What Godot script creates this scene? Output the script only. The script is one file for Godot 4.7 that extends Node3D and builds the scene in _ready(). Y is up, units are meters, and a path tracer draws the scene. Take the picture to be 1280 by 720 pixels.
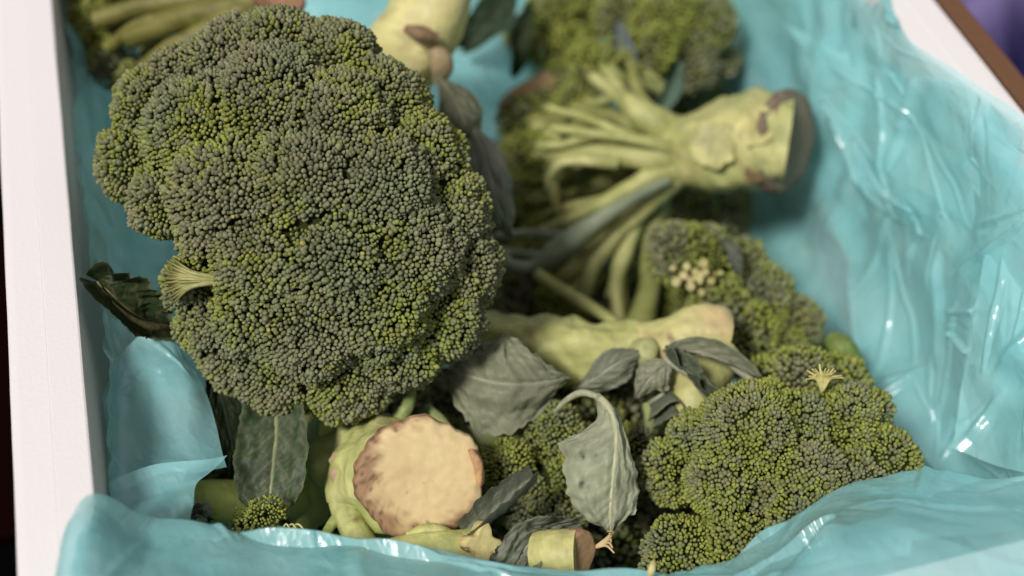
extends Node3D
# Close-up of a white foam box lined with a turquoise film bag and filled with broccoli.

const F := 1778.0                                   # focal length in pixels of the 1280 wide photograph
const EYE := Vector3(-0.1206, 0.371, 0.33)
const RIGHT := Vector3(0.9651, 0.0, 0.2618)
const UPV := Vector3(0.1922, 0.6797, -0.7079)
const FWD := Vector3(0.1779, -0.7335, -0.6560)
const XR := 0.169                                   # inner face of the right wall
var rng := RandomNumberGenerator.new()
var nz := FastNoiseLite.new()                        # smooth noise
var rz := FastNoiseLite.new()                        # ridged noise for film creases
var M := {}
var bud_mesh: ArrayMesh
var grain_mesh: ArrayMesh

func _ready():
	rng.seed = 7
	# ---------------------------------------------------------------- camera, sky, sun, exposure
	var cam := Camera3D.new()
	cam.name = "camera"
	var att := CameraAttributesPhysical.new()
	att.frustum_focal_length = 59.27
	att.frustum_near = 0.02
	att.frustum_far = 60.0
	att.frustum_focus_distance = 0.492
	att.exposure_aperture = 5.6
	cam.fov = 22.9
	cam.near = 0.02
	cam.far = 60.0
	cam.transform = Transform3D(Basis(RIGHT, UPV, -FWD).orthonormalized(), EYE)
	cam.attributes = att
	add_child(cam)
	var env := Environment.new()
	env.background_mode = Environment.BG_SKY
	var sm := ProceduralSkyMaterial.new()            # bright overcast daylight, brightest overhead
	sm.sky_top_color = Color(0.60, 0.57, 0.575)
	sm.sky_horizon_color = Color(0.27, 0.26, 0.262)
	sm.sky_curve = 0.35
	sm.ground_horizon_color = Color(0.2, 0.19, 0.185)
	sm.ground_bottom_color = Color(0.1, 0.09, 0.085)
	var sk := Sky.new()
	sk.sky_material = sm
	env.sky = sk
	env.tonemap_mode = Environment.TONE_MAPPER_LINEAR
	env.tonemap_exposure = 1.23
	env.sdfgi_enabled = true
	env.ssao_enabled = true
	env.ssil_enabled = true
	var we := WorldEnvironment.new()
	we.name = "world_environment"
	we.environment = env
	add_child(we)
	var sun := DirectionalLight3D.new()
	sun.name = "sun"
	sun.light_energy = 0.95
	sun.light_angular_distance = 11.0
	sun.light_color = Color(1.0, 0.965, 0.945)
	sun.shadow_enabled = true
	add_child(sun)
	sun.look_at_from_position(Vector3(-0.60, 1.0, 0.42), Vector3.ZERO)

	nz.noise_type = FastNoiseLite.TYPE_SIMPLEX_SMOOTH
	nz.seed = 3
	nz.frequency = 1.0
	nz.fractal_octaves = 3
	rz.noise_type = FastNoiseLite.TYPE_SIMPLEX
	rz.seed = 11
	rz.frequency = 1.0
	rz.fractal_type = FastNoiseLite.FRACTAL_RIDGED
	rz.fractal_octaves = 3
	make_materials()
	bud_mesh = make_bud(10, 7)
	grain_mesh = make_bud(7, 5)
	build_place()
	build_box()
	build_liner()
	build_main_head()
	build_right_head()
	build_back_heads()
	build_side_lying()
	build_top_left()
	build_under_layer()
	build_stalks()
	build_leaves()
	build_crumbs()

# ==================================================================== helpers
func px(x: float, y: float, z: float) -> Vector3:    # a point z metres along the lens axis
	return EYE + (RIGHT * ((x - 640.0) / F) + UPV * ((360.0 - y) / F) + FWD) * z

func pv(v: Vector3) -> Vector3:
	return px(v.x, v.y, v.z)

func lin(r: float, g: float, b: float) -> Color:      # an 8-bit sRGB colour as linear values
	return Color(r / 255.0, g / 255.0, b / 255.0).srgb_to_linear()

func numbered(called: String, parent: Node) -> String:
	if not parent.has_node(NodePath(called)):
		return called
	var k := 1
	while parent.has_node(NodePath("%s_%03d" % [called, k])):
		k += 1
	return "%s_%03d" % [called, k]

func tag(o: Node3D, label := "", category := "", group := "", kind := "") -> Node3D:
	if label: o.set_meta("label", label)
	if category: o.set_meta("category", category)
	if group: o.set_meta("group", group)
	if kind: o.set_meta("kind", kind)
	return o

func thing(called: String, label: String, category: String, at: Vector3, group := "") -> Node3D:
	var o := Node3D.new()
	o.name = numbered(called, self)
	add_child(o)
	o.position = at
	tag(o, label, category, group)
	return o

# commits a mesh given in world coordinates under a parent (parts keep the thing's own origin)
func put(called: String, mesh: Mesh, mat: Material, parent: Node3D) -> MeshInstance3D:
	var o := MeshInstance3D.new()
	o.name = numbered(called, parent)
	o.mesh = mesh
	o.material_override = null
	if mesh is ArrayMesh:
		for k in mesh.get_surface_count():
			mesh.surface_set_material(k, mat)
	parent.add_child(o, true)
	return o

func origin_of(o: Node3D) -> Vector3:
	var p := Vector3.ZERO
	var n: Node = o
	while n is Node3D and n != self:
		p += n.position
		n = n.get_parent()
	return p

# a grid of points: fn(u, v) returns [Vector3, Color]; around closes v into a ring
func grid(nu: int, nv: int, fn: Callable, off := Vector3.ZERO, around := false, flip := false) -> ArrayMesh:
	var cols := nv if around else nv + 1
	var P := PackedVector3Array()
	var C := PackedColorArray()
	var UV := PackedVector2Array()
	for i in nu + 1:
		for j in cols:
			var u := float(i) / nu
			var v := float(j) / nv
			var r: Array = fn.call(u, v)
			P.append(r[0] - off)
			C.append(r[1])
			UV.append(Vector2(u, v))
	return solid(P, C, UV, nu, nv, cols, around, flip)

func solid(P: PackedVector3Array, C: PackedColorArray, UV: PackedVector2Array, nu: int, nv: int, cols: int, around: bool, flip: bool) -> ArrayMesh:
	var N := PackedVector3Array()
	N.resize(P.size())
	var I := PackedInt32Array()
	for i in nu:
		for j in nv:
			var j2 := (j + 1) % cols if around else j + 1
			var a := i * cols + j
			var b := i * cols + j2
			var c := (i + 1) * cols + j2
			var d := (i + 1) * cols + j
			var tri := [a, b, c, a, c, d]
			if flip: tri = [a, c, b, a, d, c]
			for k in 2:
				var q: int = tri[k * 3]
				var r: int = tri[k * 3 + 1]
				var s: int = tri[k * 3 + 2]
				var n := (P[s] - P[q]).cross(P[r] - P[q])
				N[q] += n
				N[r] += n
				N[s] += n
				I.append(q)
				I.append(r)
				I.append(s)
	for k in N.size():
		N[k] = N[k].normalized() if N[k].length_squared() > 1e-24 else Vector3.UP
	var arr := []
	arr.resize(Mesh.ARRAY_MAX)
	arr[Mesh.ARRAY_VERTEX] = P
	arr[Mesh.ARRAY_NORMAL] = N
	arr[Mesh.ARRAY_COLOR] = C
	arr[Mesh.ARRAY_TEX_UV] = UV
	arr[Mesh.ARRAY_INDEX] = I
	var m := ArrayMesh.new()
	m.add_surface_from_arrays(Mesh.PRIMITIVE_TRIANGLES, arr)
	return m

func spline(pts: Array, t: float) -> Variant:         # Catmull-Rom through numbers or vectors, t in 0..1
	var n := pts.size()
	if n == 1: return pts[0]
	var f := clampf(t, 0.0, 1.0) * (n - 1)
	var i := mini(int(f), n - 2)
	var x := f - i
	var p1 = pts[i]
	var p2 = pts[i + 1]
	var p0 = pts[i - 1] if i > 0 else p1 * 2.0 - p2
	var p3 = pts[i + 2] if i + 2 < n else p2 * 2.0 - p1
	return (p1 * 2.0 + (p2 - p0) * x + (p0 * 2.0 - p1 * 5.0 + p2 * 4.0 - p3) * (x * x) + (p1 * 3.0 - p0 - p2 * 3.0 + p3) * (x * x * x)) * 0.5

func patch(rows: Array, u: float, v: float) -> Vector3:   # rows of points, splined both ways
	var line := []
	for r in rows: line.append(spline(r, v))
	return spline(line, u)

# a stalk, stem or petiole swept along world points
func tube(path: Array, radii: Array, paint: Callable, off: Vector3, rough := 0.06, seg := 24, ring := 18, facets := 0.0) -> ArrayMesh:
	var c := []
	for i in seg + 1: c.append(spline(path, float(i) / seg))
	var side: Vector3 = (c[1] - c[0]).cross(Vector3(0.31, 0.77, 0.55)).normalized()
	var frames := []
	for i in seg + 1:
		var t: Vector3 = (c[mini(i + 1, seg)] - c[maxi(i - 1, 0)]).normalized()
		side = (side - t * side.dot(t)).normalized()
		frames.append([side, t.cross(side), t])
	var P := PackedVector3Array()
	var C := PackedColorArray()
	var UV := PackedVector2Array()
	for i in seg + 5:
		var k := clampi(i - 2, 0, seg)
		var u := float(k) / seg
		var r: float = spline(radii, u)
		for j in ring:
			var a := TAU * j / ring
			var d: Vector3 = frames[k][0] * cos(a) + frames[k][1] * sin(a)
			var w := r * (1.0 + rough * nz.get_noise_3dv((c[k] + d * r) * 45.0) * 1.6 + facets * (absf(fposmod(a * 5.0 / TAU + 0.3 * u, 1.0) - 0.5) - 0.25))
			if i == 0 or i == seg + 4: w *= 0.02
			var p: Vector3 = c[k] + d * w
			P.append(p - off)
			C.append(paint.call(p, u, float(j) / ring))
			UV.append(Vector2(u, float(j) / ring))
	return solid(P, C, UV, seg + 4, ring, ring, true, true)

func pxs(list: Array) -> Array:                          # pixel points to world points
	var o := []
	for v in list: o.append(pv(v))
	return o

func rpx(r: float, z: float) -> float:
	return r / F * z

# ==================================================================== materials
func noise_tex(freq: float, kind: int, octaves: int, seed_: int, normal := false, size := 256, ridged := false) -> NoiseTexture2D:
	var f := FastNoiseLite.new()
	f.noise_type = kind
	f.frequency = freq
	f.seed = seed_
	f.fractal_octaves = octaves
	if ridged: f.fractal_type = FastNoiseLite.FRACTAL_RIDGED
	if kind == FastNoiseLite.TYPE_CELLULAR:
		f.cellular_return_type = FastNoiseLite.RETURN_DISTANCE
	var t := NoiseTexture2D.new()
	t.width = size
	t.height = size
	t.seamless = true
	t.as_normal_map = normal
	t.noise = f
	return t

func veg(rough: float, spec: float, tile: float, bump_cm: float, tex: Texture2D) -> StandardMaterial3D:
	var m := StandardMaterial3D.new()
	m.vertex_color_use_as_albedo = true
	m.roughness = rough
	m.metallic_specular = spec
	m.uv1_triplanar = true
	m.uv1_scale = Vector3.ONE * tile
	m.heightmap_enabled = true
	m.heightmap_scale = bump_cm
	m.heightmap_texture = tex
	return m

func make_materials():
	var fine := noise_tex(0.035, FastNoiseLite.TYPE_SIMPLEX, 4, 5)
	var crinkle := noise_tex(0.012, FastNoiseLite.TYPE_SIMPLEX, 3, 9, false, 512, true)
	var beads := noise_tex(0.06, FastNoiseLite.TYPE_CELLULAR, 1, 2)
	M.bud = StandardMaterial3D.new()
	M.bud.vertex_color_use_as_albedo = true
	M.bud.roughness = 0.62
	M.bud.metallic_specular = 0.32
	M.core = veg(0.8, 0.2, 40.0, 0.05, fine)
	M.stalk = veg(0.5, 0.4, 28.0, 0.035, fine)
	M.cut = veg(0.66, 0.3, 30.0, 0.006, fine)
	M.leaf = veg(0.52, 0.36, 60.0, 0.012, fine)
	M.leaf.backlight_enabled = true
	M.leaf.backlight = Color(0.30, 0.42, 0.10)
	M.foam = veg(0.5, 0.4, 42.0, 0.006, beads)
	M.film = StandardMaterial3D.new()
	M.film.vertex_color_use_as_albedo = true
	M.film.transparency = BaseMaterial3D.TRANSPARENCY_ALPHA
	M.film.albedo_color = Color(1, 1, 1, 0.46)
	M.film.roughness = 0.22
	M.film.metallic_specular = 0.8
	M.film.cull_mode = BaseMaterial3D.CULL_DISABLED
	M.film.backlight_enabled = true
	M.film.backlight = Color(0.5, 0.5, 0.5)
	M.film.uv1_triplanar = true
	M.film.uv1_scale = Vector3.ONE * 9.0
	M.film.heightmap_enabled = true
	M.film.heightmap_scale = 0.045
	M.film.heightmap_texture = crinkle
	M.card = veg(0.85, 0.2, 12.0, 0.03, fine)
	M.cloth = veg(0.9, 0.2, 90.0, 0.03, fine)
	M.wood = veg(0.7, 0.12, 8.0, 0.05, fine)

func make_bud(ring: int, seg: int) -> ArrayMesh:         # a closed flower bud, its stalk end at the origin, one unit wide
	var f := func(u: float, v: float) -> Array:
		var a := u * PI
		var r := sin(a) * (0.5 + 0.03 * cos(TAU * v * 4.0)) * (1.0 + 0.12 * cos(a))
		var y := 0.42 - 0.62 * cos(a)
		y -= 0.05 * absf(sin(TAU * v * 2.0)) * maxf(0.0, -cos(a)) * sin(a)
		var k := clampf(0.5 - 0.5 * cos(a), 0.0, 1.0)
		return [Vector3(r * cos(TAU * v), y, r * sin(TAU * v)), Color(0.92, 1.0, 0.62).lerp(Color(1.0, 1.0, 1.0), k)]
	var m := grid(seg, ring, f, Vector3.ZERO, true, false)
	m.surface_set_material(0, M.bud)
	return m

# ==================================================================== broccoli florets
# lobes: [centre, radius] in world coordinates. Each becomes a floret part with its own buds.
func florets(parent: Node3D, lobes: Array, yellow := 0.0, spacing := 0.00160, size := 1.0, facing := -0.3, holes := []):
	var base := origin_of(parent)
	var foot := Vector3.ZERO
	for l in lobes: foot += l[0] / lobes.size()
	foot += (foot - EYE).normalized() * 0.045
	for i in lobes.size():
		var c: Vector3 = lobes[i][0]
		var r: float = lobes[i][1]
		var tone: float = yellow + (lobes[i][2] if lobes[i].size() > 2 else 0.0)
		var near := []
		for k in lobes.size():
			if k != i and lobes[k][0].distance_to(c) < lobes[k][1] + r + 0.004: near.append(lobes[k])
		var core := func(u: float, v: float) -> Array:
			var d := Vector3(sin(u * PI) * cos(TAU * v), cos(u * PI), sin(u * PI) * sin(TAU * v))
			var k := r - 0.0014 + 0.0010 * nz.get_noise_3dv((c + d * r) * 110.0)
			return [c + d * k, Color(0.026, 0.032, 0.008)]
		var fl := put("floret", grid(12, 20, core, base, true, false), M.core, parent)
		var kk := maxi(8, int(4.0 * PI * r * r / (0.0080 * 0.0080)))
		var clumps := []
		var tones := []
		for k in kk:
			clumps.append(fib(k, kk, 0.6 / sqrt(kk)))
			tones.append(rng.randf())
		var a0 := sqrt(4.0 * PI / kk) * 0.62
		var n := int(4.0 * PI * r * r / (spacing * spacing * 0.9))
		var to_eye := (EYE - c).normalized()
		var axis := (c - foot).normalized()
		var T := []
		var CL := []
		for k in n:
			var d := fib(k, n, 0.62 / sqrt(n))
			if d.dot(to_eye) < facing: continue
			var best := -2.0
			var at := 0
			for q in kk:
				var dd: float = d.dot(clumps[q])
				if dd > best:
					best = dd
					at = q
			var q := clampf(acos(clampf(best, -1.0, 1.0)) / a0, 0.0, 1.25)
			var bump := 0.0014 * (1.0 - q * q) + 0.0022 * nz.get_noise_3dv((c + d * r) * 48.0) + rng.randf_range(-0.0006, 0.0005)
			var p := c + d * (r + bump - 0.0004)
			var inside := false
			for o in near:
				if p.distance_to(o[0]) < o[1] + 0.0004:
					inside = true
					break
			for o in holes:
				if p.distance_to(o[0]) < o[1]: inside = true
			if inside: continue
			var up: Vector3 = (d + (d - clumps[at]) * (0.34 / a0) + Vector3(rng.randfn(), rng.randfn(), rng.randfn()) * 0.12).normalized()
			var s := lerpf(0.00196, 0.00158, clampf(q, 0.0, 1.0)) * rng.randf_range(0.82, 1.16) * size
			if rng.randf() < 0.04: s *= 1.22
			if rng.randf() < 0.22: s *= 0.76
			var margin := clampf((0.86 - d.dot(axis)) / 0.62, 0.0, 1.0)
			s *= lerpf(1.04, 0.80, margin)
			var b := Basis(Quaternion(Vector3.UP, up) if up.y > -0.999 else Quaternion(Vector3.RIGHT, PI)) * Basis(Vector3.UP, rng.randf() * TAU)
			b = b.scaled_local(Vector3(s, s * rng.randf_range(0.95, 1.2), s))
			T.append(Transform3D(b, p - base - up * s * 0.25))
			var yk := smoothstep(0.15, 0.85, 0.36 + tone + 0.60 * nz.get_noise_3dv(p * 24.0) + 0.40 * (margin - 0.30) + 0.26 * (q - 0.6) + 0.25 * (tones[at] - 0.5) + rng.randf_range(-0.28, 0.28))
			var grey := Color(0.158, 0.182, 0.106).lerp(Color(0.182, 0.182, 0.116), clampf(0.5 + nz.get_noise_3dv(p * 22.0 + Vector3(5, 1, 2)), 0.0, 1.0))
			var col := grey.lerp(Color(0.215, 0.245, 0.055), yk) * rng.randf_range(0.72, 1.28)
			if rng.randf() < 0.004: col = Color(0.36, 0.32, 0.1)
			col.a = 1.0
			CL.append(col)
		if T.is_empty(): continue
		var mm := MultiMesh.new()
		mm.transform_format = MultiMesh.TRANSFORM_3D
		mm.use_colors = true
		mm.mesh = bud_mesh
		mm.instance_count = T.size()
		for k in T.size():
			mm.set_instance_transform(k, T[k])
			mm.set_instance_color(k, CL[k])
		var mi := MultiMeshInstance3D.new()
		mi.name = "buds"
		mi.multimesh = mm
		mi.set_meta("kind", "stuff")
		fl.add_child(mi)

func fib(k: int, n: int, jitter: float) -> Vector3:
	var y := 1.0 - 2.0 * (k + 0.5) / n
	var a := k * 2.399963
	var r := sqrt(maxf(0.0, 1.0 - y * y))
	return (Vector3(r * cos(a), y, r * sin(a)) + Vector3(rng.randfn(), rng.randfn(), rng.randfn()) * jitter).normalized()

func lobes_px(list: Array) -> Array:                     # [x, y, radius in pixels, depth of the near face, tone]
	var o := []
	for l in list:
		var r := rpx(l[2], l[3])
		o.append([px(l[0], l[1], l[3] + r), r, l[4] if l.size() > 4 else 0.0])
	return o

# pale stalk colours: green skin with cream, scars where the noise says so
func stalk_paint(base: Color, blush: Color, scars := 0.0) -> Callable:
	return func(p: Vector3, u: float, v: float) -> Color:
		var n := nz.get_noise_3dv(p * 38.0)
		var c := base.lerp(blush, clampf(0.5 + 0.9 * n, 0.0, 1.0))
		c = c * (1.0 + 0.22 * nz.get_noise_3dv(p * 160.0) + 0.34 * nz.get_noise_2d(u * 3.5, sin(TAU * v) * 8.0 + 5.0 * cos(TAU * v)))
		c = c.lerp(blush * 1.45, 0.5 * smoothstep(0.15, 0.5, nz.get_noise_3dv(p * 75.0 + Vector3(2, 8, 4))))
		if scars > 0.0:
			var s := smoothstep(1.0 - scars, 1.12 - scars, 0.5 + 0.75 * nz.get_noise_3dv(p * 55.0 + Vector3(9, 3, 1)))
			c = c.lerp(Color(0.16, 0.095, 0.05), s * 0.85)
		c.a = 1.0
		return c

func stem(called: String, parent: Node3D, path: Array, radii_px: Array, paint: Callable, rough := 0.06, ring := 14, seg := 22, facets := 0.0) -> MeshInstance3D:
	var rr := []
	for k in radii_px.size():
		var z: float = spline(path, float(k) / maxf(1.0, radii_px.size() - 1)).z
		rr.append(rpx(radii_px[k], z))
	return put(called, tube(pxs(path), rr, paint, origin_of(parent), rough, seg, ring, facets), M.stalk, parent)

# the sawn or snapped end of a stalk: an uneven disc with a rounded edge
func cut_face(parent: Node3D, at: Vector3, normal: Vector3, r: float, stretch: Vector2, heart: Color, rim: Color, amount: float, called := "cut_face", seed_ := 0.0, star := 0.0) -> MeshInstance3D:
	var sx := normal.cross(UPV).normalized() * -1.0
	var sy := normal.cross(sx).normalized()
	if sy.dot(UPV) < 0.0: sy = -sy
	var f := func(u: float, v: float) -> Array:
		var a := TAU * v
		var d := Vector3(cos(a), sin(a), seed_)
		var k := r * (1.0 + 0.09 * nz.get_noise_3dv(d * 1.3) + 0.035 * nz.get_noise_3dv(d * 5.0) + 0.02 * nz.get_noise_3dv(d * 14.0))
		k *= 1.0 + star * cos(4.0 * a + 0.6)
		var w := minf(u / 0.88, 1.0)
		var drop := 0.0 if u <= 0.88 else (u - 0.88) / 0.12
		var e := sx * cos(a) * stretch.x + sy * sin(a) * stretch.y
		var q := e * k * w
		var p := at + q + normal * (0.0003 * nz.get_noise_3dv(q * 130.0 + Vector3(seed_, 0, 0)) - 0.0035 * drop - 0.0010 * smoothstep(0.85, 1.0, w)) + e * k * 0.03 * drop
		var patchy := 1.2 * nz.get_noise_3dv((at + q) * 55.0) + 0.7 * nz.get_noise_3dv((at + q) * 190.0)
		var left := clampf(-0.45 * cos(a) - 0.25 * sin(a), -0.5, 0.5)
		var m := smoothstep(0.70, 1.10, w + 0.30 * patchy + amount * left * w)
		m = clampf(m + drop * 0.4, 0.0, 1.0)
		var blush := clampf(-0.75 * cos(a) * w - 0.25 * sin(a) * w + 0.9 * nz.get_noise_3dv((at + q) * 42.0 + Vector3(3, 3, 3)), 0.0, 1.0)
		var c := heart.lerp(heart.lerp(rim, 0.55) * 1.12, blush * 0.75)
		c = c.lerp(rim, m)
		var line := absf(nz.get_noise_3dv((at + q) * 95.0 + Vector3(8, 1, 5)))
		c = c.lerp(rim * 0.55, 0.6 * smoothstep(0.07, 0.0, line) * clampf(m * 1.6 + blush * 0.6 - 0.3, 0.0, 1.0))
		c = c * (1.0 + 0.10 * nz.get_noise_3dv((at + q) * 260.0))
		c = c.lerp(Color(0.09, 0.055, 0.035), 0.75 * smoothstep(0.30, 0.55, nz.get_noise_3dv((at + q) * 420.0) - 0.25 + 0.45 * m))
		c.a = 1.0
		return [p, c]
	return put(called, grid(26, 84, f, origin_of(parent), true, false), M.cut, parent)

# a leaf scar: a low round swelling with a dark outline
func scar_disc(parent: Node3D, at: Vector3, normal: Vector3, r: float, thick: float, tone: Color) -> MeshInstance3D:
	var n := normal.normalized()
	var sx := n.cross(UPV).normalized()
	var sy := n.cross(sx)
	var sd := rng.randf() * 30.0
	var f := func(u: float, v: float) -> Array:
		var a := TAU * v
		var k := r * (1.0 + 0.25 * nz.get_noise_2d(cos(a) * 1.1 + sd, sin(a) * 1.1))
		var b := u * PI * 0.62
		var p := at + (sx * cos(a) + sy * sin(a)) * k * sin(b) + n * thick * 0.36 * (cos(b) + 0.12 * nz.get_noise_3dv(Vector3(cos(a) * u * 4.0, sin(a) * u * 4.0, sd)))
		var c := tone * (1.0 + 0.5 * nz.get_noise_3dv(p * 70.0) + 0.25 * nz.get_noise_3dv(p * 240.0))
		c = c.lerp(Color(0.12, 0.085, 0.04), 0.35 * smoothstep(0.70, 0.95, u + 0.12 * nz.get_noise_3dv(p * 120.0)))
		c.a = 1.0
		return [p, c]
	return put("leaf_scar", grid(12, 30, f, origin_of(parent), true, false), M.stalk, parent)

# ==================================================================== leaves
# mid: pixel points along the midrib; wl / wr: half widths in pixels on either side; lean: how the blade faces
func leaf(label: String, mid: Array, wl: Array, wr: Array, lean: Vector2, cup: float, tone: Color, vein: Color, o := {}) -> Node3D:
	var pts := pxs(mid)
	var base: Vector3 = pts[pts.size() - 1]
	var t := thing(o.get("called", "broccoli_leaf"), label, o.get("category", "leaf"), base, o.get("group", ""))
	var facing := (-FWD + RIGHT * lean.x + UPV * lean.y).normalized()
	var veins: float = o.get("veins", 6.0)
	var wave: float = o.get("wave", 0.0018)
	var nick: float = o.get("nick", 0.06)
	var sd: float = o.get("seed", rng.randf() * 40.0)
	var roll: float = o.get("roll", 0.0)
	var at := func(u: float, v: float) -> Vector3:
		var p: Vector3 = spline(pts, u)
		var tg: Vector3 = (spline(pts, minf(u + 0.02, 1.0)) - spline(pts, maxf(u - 0.02, 0.0))).normalized()
		var side := tg.cross(facing).normalized()
		var nrm := side.cross(tg).normalized()
		if nrm.dot(facing) < 0.0: nrm = -nrm
		var z: float = spline(mid, u).z
		var w: float = rpx(maxf(0.0, spline(wl if v < 0.0 else wr, u)), z)
		w *= 1.0 + nick * nz.get_noise_2d(u * 9.0 + sd, 3.0 * signf(v)) + nick * 0.5 * nz.get_noise_2d(u * 30.0 + sd, 7.0 * signf(v))
		var a := absf(v)
		var ang := roll * a * a
		var q := p + side * (v * w * cos(ang * 0.8)) + nrm * (a * w * sin(ang) + cup * v * v)
		q += nrm * wave * nz.get_noise_3d(u * 3.2 + sd, v * 2.0, sd) * (0.35 + a)
		var ph := u * veins - a * 1.5
		var dv := absf(ph - roundf(ph))
		q += nrm * (-0.0007 * exp(-dv * dv * 90.0) * (1.0 - a * 0.7) - 0.0010 * exp(-v * v * 160.0) + 0.0004 * cos(TAU * ph))
		return q
	var f := func(u: float, v: float) -> Array:
		var s := v * 2.0 - 1.0
		var q: Vector3 = at.call(u, s)
		var a := absf(s)
		var ph := u * veins - a * 1.5
		var dv := absf(ph - roundf(ph))
		var k := maxf(exp(-dv * dv * 260.0) * (0.75 - 0.6 * a), exp(-s * s * 420.0))
		var fine := u * veins * 4.0 + a * 3.0
		k = maxf(k, 0.4 * exp(-pow(fine - roundf(fine), 2.0) * 60.0) * (1.0 - a))
		var net := absf(nz.get_noise_3dv(q * 210.0))
		k = maxf(k, 0.35 * smoothstep(0.06, 0.0, net))
		var c := tone * (1.0 + 0.26 * nz.get_noise_3dv(q * 45.0 + Vector3(sd, 0, 0)) + 0.07 * nz.get_noise_3dv(q * 300.0))
		c = c.lerp(vein, 0.78 * k)
		c = c.lerp(o.get("edge", vein), 0.55 * smoothstep(0.9, 1.0, a))
		var spots: float = o.get("spots", 0.0)
		c = c.lerp(o.get("spot", Color(0.02, 0.035, 0.01)), 0.8 * smoothstep(0.95 - spots, 1.05 - spots, 0.5 + 0.8 * nz.get_noise_3dv(q * 130.0 + Vector3(0, sd, 0))) if spots > 0.0 else 0.0)
		c.a = 1.0
		return [q, c]
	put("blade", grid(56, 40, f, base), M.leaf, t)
	var rib := []
	var rr := []
	for k in 12:
		var u := k / 11.0
		var tg: Vector3 = (spline(pts, minf(u + 0.02, 1.0)) - spline(pts, maxf(u - 0.02, 0.0))).normalized()
		rib.append(at.call(u, 0.0) - facing * 0.0004)
		rr.append(lerpf(o.get("rib", 0.0012), 0.0004, u))
	put("midrib", tube(rib, rr, stalk_paint(vein, vein * 1.15), base, 0.05, 26, 8), M.leaf, t)
	if o.has("stalk"):
		var path: Array = o.stalk
		stem("petiole", t, path, o.get("stalk_r", [6.0, 5.0]), stalk_paint(tone.lerp(vein, 0.4), vein), 0.05, 12, 20)
	return t

# ==================================================================== the place round the box
func box_part(called: String, lo: Vector3, hi: Vector3, mat: Material, col: Color, parent: Node3D, bevel := 0.002) -> MeshInstance3D:
	var off := origin_of(parent)
	var st := SurfaceTool.new()
	st.begin(Mesh.PRIMITIVE_TRIANGLES)
	st.set_smooth_group(-1)
	var c := (lo + hi) * 0.5 - off
	var h := (hi - lo) * 0.5
	var b := minf(bevel, minf(h.x, minf(h.y, h.z)) * 0.4)
	var face := func(ax: Vector3, ay: Vector3, az: Vector3):
		var hx: float = absf(ax.dot(h))
		var hy: float = absf(ay.dot(h))
		var hz: float = absf(az.dot(h))
		var q := [c + az * hz - ax * (hx - b) - ay * (hy - b), c + az * hz + ax * (hx - b) - ay * (hy - b), c + az * hz + ax * (hx - b) + ay * (hy - b), c + az * hz - ax * (hx - b) + ay * (hy - b)]
		quad(st, q[0], q[3], q[2], q[1], col)
		var e1 := c + ax * hx + az * (hz - b)
		quad(st, q[1], q[2], e1 + ay * (hy - b), e1 - ay * (hy - b), col)
	for s in [1.0, -1.0]:
		face.call(Vector3.RIGHT * s, Vector3.UP, Vector3.BACK * s)
		face.call(Vector3.BACK * s, Vector3.UP, Vector3.LEFT * s)
		face.call(Vector3.RIGHT, Vector3.FORWARD * s, Vector3.UP * s)
		# the bevels of the top and bottom edges
		for w in [[Vector3.RIGHT, Vector3.BACK], [Vector3.LEFT, Vector3.FORWARD], [Vector3.BACK, Vector3.LEFT], [Vector3.FORWARD, Vector3.RIGHT]]:
			var n: Vector3 = w[0]
			var a: Vector3 = w[1]
			var hn: float = absf(n.dot(h))
			var ha: float = absf(a.dot(h)) - b
			var top: Vector3 = c + Vector3.UP * s * h.y + n * (hn - b)
			var mid: Vector3 = c + Vector3.UP * s * (h.y - b) + n * hn
			quad(st, top - a * ha, top + a * ha, mid + a * ha, mid - a * ha, col)
	st.generate_normals()
	return put(called, st.commit(), mat, parent)

func quad(st: SurfaceTool, a: Vector3, b: Vector3, c: Vector3, d: Vector3, col: Color):
	for p in [a, b, c, a, c, d]:
		st.set_color(col)
		st.add_vertex(p)

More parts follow.
